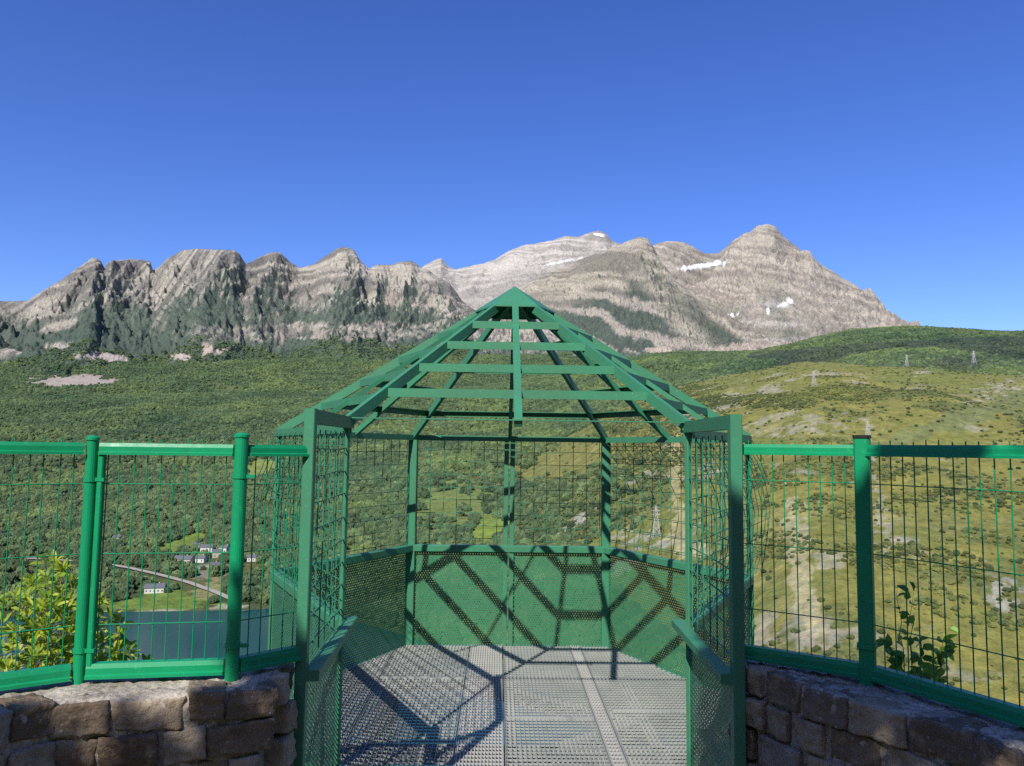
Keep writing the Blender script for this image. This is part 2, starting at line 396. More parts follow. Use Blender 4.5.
# olive hill
ol = lerp(C(.205, .190, .052) + 0 * col, C(.155, .165, .046), sstep(-.35, .35, nA)); ol = lerp(ol, C(.275, .245, .095) + 0 * col, sstep(.15, .6, nB) * .6)
ol = lerp(ol, C(.090, .115, .040) + 0 * col, sstep(.05, .45, -nA + .5 * nB + .25 * nD) * .75)
leftness = sstep(.24, .02, AZ)
ol = lerp(ol, C(.105, .140, .048) + 0 * col, leftness * .65)
rk = sstep(.34, .52, fbm(PX_ / 60, PY_ / 60, 5, 1) + .25 * nD)
ol = lerp(ol, C(.40, .36, .31) + 0 * col, rk * .4)
m1 = LAY == 1; ol = ol * 1.14
col = np.where(m1[..., None], ol, col)
bush = np.where(m1, sstep(.0, .5, -nA + .45 * nB) * (.35 + .65 * leftness) * (1 - rk), 0)
tree = np.where(m1, leftness * sstep(.1, .5, -nA * .7 + .3) * .8, tree)
# dark hill
m2 = LAY == 2
dk = lerp(C(.030, .048, .022) + 0 * col, C(.085, .105, .036), sstep(.1, .5, nA + (TT - azel(850, 345)[1]) * 6)); col = np.where(m2[..., None], dk, col); tree = np.where(m2, .9 * sstep(.5, .1, nA * .5), tree)
# rock massifs
tilt = (Z - AZ * 5400 * (.10 + .42 * sstep(azel(250, 300)[0], azel(120, 300)[0], AZ) - .35 * sstep(azel(520, 300)[0], azel(760, 300)[0], AZ))) / 34 + fbm(AZ * 22, DD / 1500 + Z / 600, 3, 2) * 2.6
strat = vn(tilt, AZ * 14, 3) * .6 + vn(tilt * 2.3, AZ * 30, 4) * .4
grain = fbm(AZ * 5400 / 34, DD / 60 + Z / 40, 5, 7, .65)
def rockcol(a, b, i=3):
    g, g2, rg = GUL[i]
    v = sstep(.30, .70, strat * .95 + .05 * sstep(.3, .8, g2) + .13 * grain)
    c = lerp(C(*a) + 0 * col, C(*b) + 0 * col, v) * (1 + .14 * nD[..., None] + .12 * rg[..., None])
    return c * (.78 + .34 * sstep(.30, .62, g))[..., None]  # crevice shade painted in: rock colour darkened along the gullies for contrast
SC = C(.38, .31, .245)
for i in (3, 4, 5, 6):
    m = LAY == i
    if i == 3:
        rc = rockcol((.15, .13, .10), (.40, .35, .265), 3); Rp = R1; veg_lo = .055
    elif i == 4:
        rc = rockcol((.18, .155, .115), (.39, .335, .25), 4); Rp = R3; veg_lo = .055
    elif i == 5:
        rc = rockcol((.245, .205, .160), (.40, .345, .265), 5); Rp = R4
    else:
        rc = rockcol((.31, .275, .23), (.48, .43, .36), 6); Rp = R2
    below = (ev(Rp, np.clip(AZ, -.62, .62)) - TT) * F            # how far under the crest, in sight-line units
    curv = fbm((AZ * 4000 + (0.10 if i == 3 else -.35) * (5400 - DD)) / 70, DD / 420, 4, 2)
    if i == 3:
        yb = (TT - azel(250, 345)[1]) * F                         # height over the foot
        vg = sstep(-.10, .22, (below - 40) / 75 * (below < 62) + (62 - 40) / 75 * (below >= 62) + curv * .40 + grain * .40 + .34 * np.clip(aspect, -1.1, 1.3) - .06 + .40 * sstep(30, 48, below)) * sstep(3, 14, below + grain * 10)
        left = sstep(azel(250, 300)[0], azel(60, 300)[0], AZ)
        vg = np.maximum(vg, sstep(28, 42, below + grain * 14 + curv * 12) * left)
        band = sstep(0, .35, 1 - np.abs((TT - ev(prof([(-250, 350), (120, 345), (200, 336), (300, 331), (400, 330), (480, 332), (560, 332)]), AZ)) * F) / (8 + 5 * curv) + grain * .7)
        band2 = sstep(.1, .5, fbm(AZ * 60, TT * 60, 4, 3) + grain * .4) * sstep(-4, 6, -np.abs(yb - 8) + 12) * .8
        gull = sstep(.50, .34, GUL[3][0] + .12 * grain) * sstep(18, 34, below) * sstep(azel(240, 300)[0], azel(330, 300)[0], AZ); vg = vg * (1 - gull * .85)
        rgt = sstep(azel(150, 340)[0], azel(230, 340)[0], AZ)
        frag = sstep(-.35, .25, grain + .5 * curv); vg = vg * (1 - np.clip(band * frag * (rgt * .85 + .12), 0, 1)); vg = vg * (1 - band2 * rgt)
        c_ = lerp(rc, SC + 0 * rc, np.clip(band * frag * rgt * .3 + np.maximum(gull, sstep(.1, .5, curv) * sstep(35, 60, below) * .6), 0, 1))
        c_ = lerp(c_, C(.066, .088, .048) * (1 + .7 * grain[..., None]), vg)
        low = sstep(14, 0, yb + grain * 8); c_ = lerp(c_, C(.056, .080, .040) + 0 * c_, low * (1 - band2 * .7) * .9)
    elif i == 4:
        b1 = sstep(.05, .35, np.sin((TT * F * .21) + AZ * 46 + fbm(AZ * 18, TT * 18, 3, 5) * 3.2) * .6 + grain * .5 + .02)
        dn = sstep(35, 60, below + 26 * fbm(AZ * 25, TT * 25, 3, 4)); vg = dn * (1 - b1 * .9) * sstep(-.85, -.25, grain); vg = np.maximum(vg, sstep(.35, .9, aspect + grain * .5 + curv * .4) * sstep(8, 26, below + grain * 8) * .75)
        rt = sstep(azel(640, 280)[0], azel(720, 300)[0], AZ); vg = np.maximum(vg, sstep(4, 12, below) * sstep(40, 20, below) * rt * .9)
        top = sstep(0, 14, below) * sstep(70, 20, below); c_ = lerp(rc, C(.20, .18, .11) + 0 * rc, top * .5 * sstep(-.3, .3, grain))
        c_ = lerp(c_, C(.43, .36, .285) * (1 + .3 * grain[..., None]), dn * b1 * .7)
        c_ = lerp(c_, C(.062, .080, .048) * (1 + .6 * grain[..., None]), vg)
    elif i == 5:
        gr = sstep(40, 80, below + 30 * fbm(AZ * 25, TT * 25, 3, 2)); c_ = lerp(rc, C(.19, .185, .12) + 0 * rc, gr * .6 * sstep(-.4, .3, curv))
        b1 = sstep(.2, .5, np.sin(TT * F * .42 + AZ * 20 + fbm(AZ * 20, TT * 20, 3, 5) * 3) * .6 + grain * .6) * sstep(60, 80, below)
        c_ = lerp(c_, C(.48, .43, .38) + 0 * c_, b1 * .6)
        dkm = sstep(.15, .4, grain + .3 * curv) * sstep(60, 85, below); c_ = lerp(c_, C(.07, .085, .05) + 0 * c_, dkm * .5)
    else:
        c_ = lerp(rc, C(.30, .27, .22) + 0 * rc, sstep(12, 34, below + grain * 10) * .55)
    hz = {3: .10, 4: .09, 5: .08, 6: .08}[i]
    c_ = c_ * (1 - hz) + C(.30, .36, .45) * hz  # blue haze of the air mixed into the massif colours
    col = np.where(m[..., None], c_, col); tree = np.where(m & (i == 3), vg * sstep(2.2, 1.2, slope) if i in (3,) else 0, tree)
# snow fields, screes, meadows, bare ground: (px, py, rx, ry, near, far, colour, angle)
SNOW = C(.86, .87, .88)
for (px, py, rx, ry, lo, hi, cc, ang) in [
        (700, 266, 24, 1.9, 5200, 9000, SNOW, .10), (716, 263, 6, 1.8, 5200, 9000, SNOW, .5), (784, 304.5, 7, 1.7, 5200, 9000, SNOW, .25), (789, 301, 2.4, 3, 5200, 9000, SNOW, .9), (734, 315, 5, 1.5, 5200, 9000, SNOW, .1), (768, 311, 1.2, 3, 5200, 9000, SNOW, 0),
        (600, 235, 6, 1.2, 5200, 9000, SNOW, -.2), (560, 262, 18, 1.2, 5200, 9000, C(.68, .66, .63), .2),
        (78, 381, 34, 4.5, 3000, 5400, C(.36, .30, .24), .06), (60, 346, 10, 2.5, 3900, 5400, C(.42, .37, .31), .1), (105, 357, 22, 4, 3600, 5400, C(.40, .35, .30), .0), (208, 348, 5, 9, 3600, 5400, C(.42, .34, .27), -.5), (218, 352, 8, 3, 3600, 5400, C(.40, .34, .27), .2), (180, 357, 10, 3, 3500, 5400, C(.42, .36, .3), 0), (60, 325, 14, 4, 3900, 5400, C(.36, .32, .26), .4),
        (740, 348, 26, 4.5, 3000, 9000, C(.42, .35, .28), .05), (660, 350, 12, 4, 3000, 9000, C(.42, .35, .28), 0)]:
    mk = patch(px, py, rx, ry, lo, hi, .34, 40., 2, ang); col = lerp(col, cc + 0 * col, mk); tree = tree * (1 - mk)
# near bits: meadows and bare rock
GR = C(.17, .23, .045); BR = C(.42, .37, .30)
for (px, py, rx, ry, lo, hi, cc, ang) in [
        (166, 605, 34, 8.5, 500, 1300, C(.16, .23, .045), -.05), (176, 544, 20, 6, 700, 2000, GR, .1), (190, 540, 12, 5, 700, 2000, GR, .1), (487, 531, 16, 14, 500, 2500, C(.20, .27, .05), .8), (262, 470, 26, 7, 500, 3000, C(.24, .28, .075), .2), (208, 572, 22, 8, 500, 1500, C(.38, .33, .26), -.3), (212, 590, 14, 7, 500, 1500, C(.25, .24, .10), 0),
        (58, 554, 22, 4, 500, 2000, C(.46, .41, .36), 0), (130, 563, 60, 2.0, 500, 2000, C(.5, .46, .40), -.13), (240, 613, 60, 2.2, 500, 1500, C(.42, .36, .25), 0), (100, 616, 90, 2.0, 500, 1500, C(.36, .33, .22), 0),
        (562, 530, 30, 5, 400, 2500, C(.46, .44, .42), .6), (640, 540, 26, 7, 400, 2500, C(.40, .37, .33), .0), (690, 470, 16, 7, 400, 2500, C(.42, .38, .34), .3), (1000, 395, 22, 8, 700, 2500, C(.42, .37, .32), .3), (835, 425, 30, 7, 600, 2500, C(.37, .33, .25), .0), (770, 430, 16, 5, 600, 2500, C(.38, .34, .26), .0),
        (980, 413, 90, 6, 400, 1700, C(.165, .185, .070), .35), (676, 470, 5.0, 48, 400, 2500, C(.36, .32, .15), 0), (681, 525, 6, 24, 400, 2500, C(.36, .32, .15), .15), (690, 545, 16, 8, 400, 2000, C(.36, .33, .18), -.4), (960, 365, 20, 5, 1400, 2300, C(.13, .17, .05), 0), (585, 455, 60, 16, 500, 3000, C(.21, .205, .062), .2), (450, 505, 40, 20, 500, 2000, C(.17, .215, .065), .2),
        (800, 560, 10, 44, 400, 1500, C(.36, .33, .18), .1), (875, 500, 9, 40, 400, 1500, C(.40, .36, .29), .3), (1005, 590, 12, 14, 400, 1200, C(.40, .38, .35), 0), (800, 640, 50, 7, 300, 1200, C(.38, .34, .27), 0)]:
    mk = patch(px, py, rx * 1.2, ry * 1.2, lo, hi, .50, 16., 4, ang); mk = mk * (sstep(-.1, .25, nE + .5 * grain) * .60 if cc[0] > .365 else 1); col = lerp(col, cc * (1 + .2 * nD[..., None]), mk * .92); tree = tree * (1 - mk); bush = bush * (1 - mk)
for (px, py, rx, ry) in [(770, 402, 50, 7), (840, 395, 30, 6), (690, 400, 30, 16), (650, 440, 40, 30), (830, 505, 60, 10), (920, 560, 60, 12), (980, 610, 40, 14), (780, 545, 25, 12), (880, 470, 50, 8), (760, 480, 30, 8), (960, 500, 50, 8)]:
    bush = np.maximum(bush, patch(px, py, rx, ry, 400, 1950, .5, 30., 1) * m1 * .95)
ROADPX = [(-40, 556), (20, 559), (60, 561), (100, 564), (130, 569), (160, 576), (190, 584), (215, 593), (238, 603)]
ROAD = [hit(px, py)[0] for px, py in ROADPX]
RPT = [ROAD[i].lerp(ROAD[i + 1], k / 6) for i in range(len(ROAD) - 1) for k in range(6)] + [ROAD[-1]]
HOUSES = [(155, 592, 17, 10, 4.2, .25, 'w', 'white gabled house with dark slate roof above the green lakeside meadow'), (182, 563, 24, 10, 4.5, -.12, 'p', 'long low pale building with grey roof beside the valley road'), (201, 562, 10, 8, 4, -.1, 'w', 'small white building at the end of the long grey roofed one'),
          (207, 552, 13, 9, 5.5, .1, 'w', 'tall white village house highest on the slope'), (217, 557, 10, 8, 6, .4, 'p', 'cream village house nearest the fence post'), (225, 552, 9, 8, 5, -.3, 'w', 'white village house just left of the thick fence post'), (196, 548, 9, 7, 3.5, .1, 'p', 'little cream house above the long grey roof'),
          (117, 540, 9, 7, 3.5, .2, 'w', 'lone white cottage among the trees above the road'), (214, 569, 11, 8, 4, .5, 'p', 'cream house below the others on bare ground'), (252, 561, 9, 8, 4, .1, 'w', 'white house right of the thick fence post')]
HP = [hit(h[0], h[1]) for h in HOUSES]
near = (DD > 500) & (DD < 1700)
dm = np.full(AZ.shape, 1e9)
ii = np.nonzero(near.ravel())[0]; fx, fy = PX_.ravel()[ii], PY_.ravel()[ii]; fm = np.full(len(ii), 1e9)
for p in RPT: fm = np.minimum(fm, np.hypot(fx - p.x, (fy - p.y + 5) * .6) - 9)
for p, d_ in HP: fm = np.minimum(fm, np.hypot(fx - p.x, (fy - p.y + 8) * .6) - 10)
dm.ravel()[ii] = fm; tree = np.where(dm < 0, 0, tree); bush = np.where(dm < 0, 0, bush)
# bluish aerial haze painted into the middle-ground colours, stronger with distance
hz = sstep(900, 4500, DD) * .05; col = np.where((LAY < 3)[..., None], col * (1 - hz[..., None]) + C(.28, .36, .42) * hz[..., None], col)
m7 = LAY == 7
col = np.where(m7[..., None], lerp(C(.10, .11, .04) + 0 * col, C(.26, .24, .20), sstep(-.1, .4, fbm(PX_ / 1.3, PY_ / 1.3, 4, 1))), col)
flat = (PY_ < 3.2) & (DD < 9.5); col = np.where(flat[..., None], C(.15, .135, .115) + 0 * col, col); unseen_hill = (PY_ < 2.9) & (DD >= 9.5); col = np.where(unseen_hill[..., None], C(.05, .07, .03) + 0 * col, col)
col = np.clip(col, .004, .95)

def grid_mesh(name, X, Y, Zz, colr, mat, skip=None):
    na, nd = X.shape; me = bpy.data.meshes.new(name)
    co = np.stack([X, Y, Zz], -1).reshape(-1, 3).astype(np.float32)
    i = np.arange(na * nd).reshape(na, nd); q = np.stack([i[:-1, :-1], i[1:, :-1], i[1:, 1:], i[:-1, 1:]], -1).reshape(-1, 4)
    me.vertices.add(len(co)); me.vertices.foreach_set('co', co.ravel())
    me.loops.add(q.size); me.loops.foreach_set('vertex_index', q.ravel().astype(np.int32))
    me.polygons.add(len(q)); me.polygons.foreach_set('loop_start', np.arange(0, q.size, 4, dtype=np.int32))
    me.polygons.foreach_set('use_smooth', np.ones(len(q), bool))
    me.update()
    if colr is not None:
        at = me.color_attributes.new('ground', 'FLOAT_COLOR', 'POINT')
        at.data.foreach_set('color', np.concatenate([colr.reshape(-1, 3), np.ones((na * nd, 1))], 1).astype(np.float32).ravel())
    me.materials.append(mat); o = bpy.data.objects.new(name, me); COL.objects.link(o); return o
def mat_ground():
    k = N("terrain_rock_grass")
    at = k.n('ShaderNodeAttribute', attribute_name='ground')
    n1 = k.noise(.09, 6, .65); n2 = k.noise(.6, 5, .7); n3 = k.noise(.030, 6, .66, dist=.5)
    g = k.ramp(n1, [(.3, .72), (.7, 1.28)]); g2 = k.ramp(n2, [(.3, .78), (.7, 1.25)])
    n4 = k.noise(.16, 5, .7); c0 = k.mix(1.0, (at, 0), k.ramp(n4, [(.32, (.72, .84, .74)), (.5, (1, 1, 1)), (.68, (1.25, 1.14, 1.02))]), 'MULTIPLY')
    c = k.mix(1.0, c0, g, 'MULTIPLY'); c = k.mix(1.0, c, g2, 'MULTIPLY')
    b = k.bsdf(c, .95, 0, .1, n1, .6, 5.0)
    ge = k.n('ShaderNodeNewGeometry'); sx = k.n('ShaderNodeSeparateXYZ', i_0=(ge, 0)); far = k.math('MULTIPLY', k.math('GREATER_THAN', (sx, 1), 3300.0), .85)
    b2 = k.n('ShaderNodeBump', i_Height=(n3, 0), i_Strength=far, i_Distance=17.0); b1 = [x for x in k.t.nodes if x.bl_idname == 'ShaderNodeBump' and x != b2][0]
    k.link(b2, 0, b1, 'Normal')
    return k.done(b)
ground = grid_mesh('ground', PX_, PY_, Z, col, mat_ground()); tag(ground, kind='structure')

# ------------------------------------------------------------------ lake
def mat_water():
    k = N("lake_water")
    n1 = k.noise(.22, 4, .6); n2 = k.noise(.01, 3, .5)
    c = k.mix(k.ramp(n2, [(.35, 0.0), (.65, 1.0)]), (.008, .072, .080), (.014, .088, .092))
    return k.done(k.bsdf(c, .10, 0, .10, n1, .4, .05))
mb = MB(); mb.quad((-1600, 60, LAKE), (900, 60, LAKE), (900, 1100, LAKE), (-1600, 1100, LAKE)); lake = mb.build('lake', mat_water()); tag(lake, kind='structure')

# ------------------------------------------------------------------ forest (instanced crowns)
def scatter(name, n, dlo, dhi, dens, smin, smax, mat, label, cat, seed, zs=1.0, pxlo=-140, pxhi=1164):
    r = np.random.default_rng(seed); A0 = azel(pxlo, 400)[0]; A1 = azel(pxhi, 400)[0]
    az = r.uniform(A0, A1, n); d = np.sqrt(r.uniform(dlo ** 2, dhi ** 2, n))
    ia = np.clip(np.round((az - a0) / (a1 - a0) * (NA - 1)).astype(int), 0, NA - 1) + 50; idd = np.clip(np.searchsorted(ds, d), 0, len(ds) - 1)
    keep = r.random(n) < dens[ia, idd]; az = az[keep]; d = d[keep]
    z, _ = height(az, d); x = CAMX + d * np.sin(az); y = d * np.cos(az)
    ok = z > LAKE + 1.5; x, y, z, d = x[ok], y[ok], z[ok], d[ok]
    sc = r.uniform(smin, smax, len(x)) * (1 + .3 * fbm(x / 80, y / 80, 3, 2))
    me = bpy.data.meshes.new(name); me.vertices.add(len(x)); me.vertices.foreach_set('co', np.stack([x, y, z + sc * .22 * zs], -1).astype(np.float32).ravel())
    at = me.attributes.new('sz', 'FLOAT', 'POINT'); at.data.foreach_set('value', sc.astype(np.float32))
    me.materials.append(mat); o = bpy.data.objects.new(name, me); COL.objects.link(o)
    ng = bpy.data.node_groups.new(name, 'GeometryNodeTree'); ng.interface.new_socket('Geometry', in_out='INPUT', socket_type='NodeSocketGeometry'); ng.interface.new_socket('Geometry', in_out='OUTPUT', socket_type='NodeSocketGeometry')
    nn = ng.nodes; ln = ng.links; gi = nn.new('NodeGroupInput'); go = nn.new('NodeGroupOutput')
    g2i = nn.new('GeometryNodeGeometryToInstance')
    for v in range(5):
        ico = nn.new('GeometryNodeMeshIcoSphere'); ico.inputs['Radius'].default_value = .5; ico.inputs['Subdivisions'].default_value = 4
        nz = nn.new('ShaderNodeTexNoise'); nz.inputs['Scale'].default_value = 2.6; nz.inputs['Detail'].default_value = 5; nz.inputs['Roughness'].default_value = .75
        pos = nn.new('GeometryNodeInputPosition'); add = nn.new('ShaderNodeVectorMath'); add.operation = 'ADD'; add.inputs[1].default_value = (v * 3.7, v * 1.3, 2.1 * v)
        ln.new(pos.outputs[0], add.inputs[0]); ln.new(add.outputs[0], nz.inputs['Vector'])
        mr = nn.new('ShaderNodeMapRange'); mr.inputs[1].default_value = .3; mr.inputs[2].default_value = .7; mr.inputs[3].default_value = .52; mr.inputs[4].default_value = 1.28
        ln.new(nz.outputs[0], mr.inputs[0]); scl = nn.new('ShaderNodeVectorMath'); scl.operation = 'SCALE'
        ln.new(pos.outputs[0], scl.inputs[0]); ln.new(mr.outputs[0], scl.inputs[3])
        m2_ = nn.new('ShaderNodeVectorMath'); m2_.operation = 'MULTIPLY'; m2_.inputs[1].default_value = (1, 1, zs * (.85 + .12 * v)); ln.new(scl.outputs[0], m2_.inputs[0])
        sp = nn.new('GeometryNodeSetPosition'); ln.new(ico.outputs[0], sp.inputs[0]); ln.new(m2_.outputs[0], sp.inputs['Position'])
        sm = nn.new('GeometryNodeSetMaterial'); sm.inputs['Material'].default_value = mat; ln.new(sp.outputs[0], sm.inputs[0]); ln.new(sm.outputs[0], g2i.inputs[0])
    iop = nn.new('GeometryNodeInstanceOnPoints'); iop.inputs['Pick Instance'].default_value = True
    ln.new(gi.outputs[0], iop.inputs['Points']); ln.new(g2i.outputs[0], iop.inputs['Instance'])
    ri = nn.new('FunctionNodeRandomValue'); ri.data_type = 'INT'; ri.inputs[4].default_value = 0; ri.inputs[5].default_value = 4; ln.new(ri.outputs[2], iop.inputs['Instance Index'])
    rr = nn.new('FunctionNodeRandomValue'); rr.data_type = 'FLOAT_VECTOR'; rr.inputs[0].default_value = (0, 0, 0); rr.inputs[1].default_value = (.3, .3, 6.28); ln.new(rr.outputs[0], iop.inputs['Rotation'])
    na_ = nn.new('GeometryNodeInputNamedAttribute'); na_.inputs[0].default_value = 'sz'; ln.new(na_.outputs[0], iop.inputs['Scale']); ln.new(iop.outputs[0], go.inputs[0])
    md = o.modifiers.new('scatter', 'NODES'); md.node_group = ng
    tag(o, label, cat, kind='stuff'); print(name, len(x)); return o
def mat_crown(name, a, b, c):
    k = N(name); oi = k.n('ShaderNodeObjectInfo'); n1 = k.noise(2.2, 4, .7); ge = k.n('ShaderNodeNewGeometry')
    n2 = k.noise(.0045, 4, .6, vec=ge); n3 = k.noise(.03, 3, .6, vec=ge)
    r = k.ramp(oi, [(0., a), (.55, b), (1., c)], out=5)
    g = k.ramp(n1, [(.3, .68), (.7, 1.32)]); cc = k.mix(1.0, r, g, 'MULTIPLY')
    cc = k.mix(1.0, cc, k.ramp(n2, [(.34, (.66, .76, .85)), (.5, (1, 1, 1)), (.66, (1.38, 1.30, 1.02))]), 'MULTIPLY')
    cc = k.mix(1.0, cc, k.ramp(n3, [(.35, .75), (.65, 1.25)]), 'MULTIPLY')
    return k.done(k.bsdf(cc, .9, 0, .15, n1, .5, .25))
M_CROWN = mat_crown("forest_leaves", (.058, .092, .044), (.098, .142, .060), (.140, .192, .078))
M_BUSH = mat_crown("scrub_leaves", (.062, .090, .040), (.100, .124, .046), (.160, .160, .055))
DKB = (LAY == 2) & (TT < (azel(850, 347)[1] + (AZ - azel(850, 347)[0]) * .0 + .010 * nC)) & (AZ > azel(765, 350)[0] + nC * .06 + nA * .02)
M_CROWND = mat_crown("dark_forest_leaves", (.044, .066, .046), (.064, .088, .056), (.090, .112, .064))
scatter('pine_forest', 120000, 1800, 3400, np.where(DKB, .9, 0), 6, 11, M_CROWND, 'dark blue green wooded ridge behind the olive hill', 'forest', 9)
scatter('forest', 180000, 390, 2300, np.where((LAY == 0) | (LAY == 2), np.clip(tree, 0, 1), 0), 4.5, 13.5, M_CROWN, 'mixed green forest covering the valley slopes below the cliffs', 'forest', 1)
scatter('forest', 300000, 2300, 4300, np.where((LAY == 0) | (LAY == 3) | ((LAY == 2) & ~DKB), tree * .8, 0), 5, 11, M_CROWN, 'dark distant woodland at the foot of the rocky mountains', 'forest', 2)
scatter('hillside_trees', 60000, 450, 1950, np.where(LAY == 1, tree, 0), 5, 11, M_CROWN, 'green trees on the lower slope seen through the cage mesh', 'trees', 3)
scatter('scrub', 260000, 420, 1950, np.where(LAY == 1, np.clip(bush * .62 + .022, 0, 1), 0), 1.3, 4.6, M_BUSH, 'scattered scrub bushes on the olive hillside', 'scrub', 4, .7)

#PART2
# ------------------------------------------------------------------ road and village
mb = MB(); 
for i in range(len(RPT) - 1):
    a, b = RPT[i], RPT[i + 1]; n = Vector((-(b - a).y, (b - a).x, 0)).normalized() * 3.4
    za, zb_ = ground_at(a.x, a.y) + 1.3, ground_at(b.x, b.y) + 1.3
    mb.quad((a.x - n.x, a.y - n.y, za), (b.x - n.x, b.y - n.y, zb_), (b.x + n.x, b.y + n.y, zb_), (a.x + n.x, a.y + n.y, za))
tag(mb.build('road', mat_simple("dusty_road", (.34, .31, .25), (.48, .43, .35), .2, .9)), kind='structure')
M_WW = mat_simple("white_render", (.72, .70, .65), (.62, .60, .55), .8, .9); M_WP = mat_simple("cream_render", (.60, .50, .40), (.52, .44, .36), .8, .9)
M_SLATE = mat_simple("slate_roof", (.11, .12, .13), (.17, .17, .18), 1.5, .6, .4); M_GLASS = mat_simple("dark_window", (.02, .025, .03), (.04, .05, .06), 1, .2, .6)
for (px, py, wd, dp, ht, rz, kind, lab), (p, d_) in zip(HOUSES, HP):
    h = empty('village_house', (p.x, p.y, p.z - .5), rz); tag(h, lab, 'house', 'houses of the lakeside village'); bpy.context.view_layer.update()
    R_ = Matrix.Rotation(rz, 3, 'Z'); O = Vector(h.location)
    W = lambda x, y, z: O + R_ @ Vector((x, y, z))
    mb = MB(); H = ht + .5; a, b = wd / 2, dp / 2; rh = dp * .32
    q = [(-a, -b), (a, -b), (a, b), (-a, b)]
    for i in range(4):
        x0, y0 = q[i]; x1, y1 = q[(i + 1) % 4]; mb.quad(W(x0, y0, -3), W(x1, y1, -3), W(x1, y1, H), W(x0, y0, H))
    for sx in (-1, 1): mb.tri(W(sx * a, -b, H), W(sx * a, b, H), W(sx * a, 0, H + rh))
    mb.build('wall', M_WW if kind == 'w' else M_WP, h)
    mb = MB(); e = .5
    for sy in (-1, 1):
        lo = H - .32 * e * 2 * .5; A_, B_, C_, D_ = W(-a - e, sy * (b + e), lo + .12), W(a + e, sy * (b + e), lo + .12), W(a + e, 0, H + rh + .12), W(-a - e, 0, H + rh + .12)
        mb.quad(A_, B_, C_, D_); dz = Vector((0, 0, .22)); mb.quad(A_ + dz, B_ + dz, C_ + dz, D_ + dz); mb.quad(A_, B_, B_ + dz, A_ + dz); mb.quad(A_, D_, D_ + dz, A_ + dz); mb.quad(B_, C_, C_ + dz, B_ + dz)
    rf = mb.build('roof', M_SLATE, h)
    mb = MB(); mb.beam(W(a * .4, b * .3, H), W(a * .4, b * .3, H + rh + 1.2), .9, .7, up=(0, 1, 0)); mb.build('chimney', M_WP, rf)
    nwin = max(2, int(wd / 3.4))
    for i in range(nwin):
        x = -a + (i + .5) * wd / nwin; mb = MB(); z0 = 1.5; mb.quad(W(x - .6, -b - .04, z0), W(x + .6, -b - .04, z0), W(x + .6, -b - .04, z0 + 1.4), W(x - .6, -b - .04, z0 + 1.4)); mb.build('window', M_GLASS, h)

# ------------------------------------------------------------------ pylons
M_STEEL = mat_simple("pale_galvanised_steel", (.50, .50, .47), (.62, .61, .57), .5, .6, .4)
for (px, py, yt, dr, lab) in [(814, 386, 372, 0, 'lattice pylon standing alone on the olive hillside left of the ridge pair'), (907, 367, 357, 0, 'small lattice pylon on the hill crest, left one of the ridge pair'), (974, 366, 353, 0, 'lattice pylon on the hill crest, right one of the ridge pair'),
                              (656, 538, 507, 0, 'tall pale lattice pylon low on the slope seen through the cage mesh'), (868, 440, 423, 0, 'pale pylon showing just above the right fence post')]:
    p, d_ = hit(px, py, 420, 3000); h = max(14, (py - yt) / F * d_); bw = h * .13; e = empty('lattice_pylon', p); tag(e, lab, 'pylon', 'power line pylons on the hill')
    mb = MB(); t = h * .006 + .10; S = lambda k, f: Vector((p.x + (bw * (1 - f) + h * .012 * f) * (1 if k in (0, 1) else -1), p.y + (bw * (1 - f) + h * .012 * f) * (1 if k in (1, 2) else -1), p.z - 1 + (h + 1) * f))
    for k in range(4): mb.beam(S(k, 0), S(k, 1), t, t)
    lv = [0, .2, .38, .54, .67, .78, .88, 1]
    for i in range(7):
        for k in range(4):
            mb.beam(S(k, lv[i]), S((k + 1) % 4, lv[i + 1]), t * .6, t * .6); mb.beam(S((k + 1) % 4, lv[i]), S(k, lv[i + 1]), t * .6, t * .6)
    mb.build('lattice_body', M_STEEL, e)
    for f in (.72, .84, .95):
        mb = MB(); c = Vector((p.x, p.y, p.z + h * f)); L = h * .13
        for sx in (-1, 1): mb.beam(c, c + Vector((sx * L, 0, 0)), t, t); mb.beam(c + Vector((0, 0, h * .035)), c + Vector((sx * L, 0, 0)), t * .7, t * .7)
        mb.build('cross_arm', M_STEEL, e)

# ------------------------------------------------------------------ the viewing gazebo
YC, R, RINGZ, RAILZ, APEX = 5.923, 1.902, 2.0, .939, 3.119
YB, YD, YA = YC - R * .866, YC + R * .866, 3.335
HB = R / 2; AX = .925
V = {'BR': (HB, YB), 'CR': (1.83, YC), 'DR': (HB, YD), 'DL': (-HB, YD), 'CL': (-1.80, YC), 'BL': (-HB, YB), 'AL': (-AX, YA), 'AR': (AX, YA)}
def v3(k, z): return Vector((V[k][0], V[k][1], z))
gz = empty('viewing_gazebo', (0, YC, 0)); tag(gz, 'green steel hexagonal lookout cage with open slatted pyramid roof over a metal grating floor', 'gazebo')
AP = Vector((0, YC, APEX))
def part(name, mb, mat=None, parent=gz, smooth=False): return mb.build(name, mat or M_GAZ, parent, smooth)
# posts
for k, wd, top in (('AL', .048, 2.036), ('AR', .052, 2.036), ('BL', .027, 1.985), ('BR', .030, 1.985), ('CL', .036, 1.95), ('CR', .040, 1.95), ('DL', .085, 1.95), ('DR', .085, 1.95)):
    mb = MB(); d = (v3(k, 0) - Vector((0, YC, 0))); d.normalize()
    if k[0] == 'A': d = Vector((0, 1, 0))
    if k[0] == 'D': d = Vector((0, 1, 0))
    mb.beam(v3(k, -.25), v3(k, top), wd, wd, up=d, ch=.004); part('post', mb)
for sx in (-1, 1):
    mb = MB(); mb.beam((sx * .030, YD, -.1), (sx * .030, YD, 1.95), .044, .06, up=(0, 1, 0), ch=.003); part('post', mb)
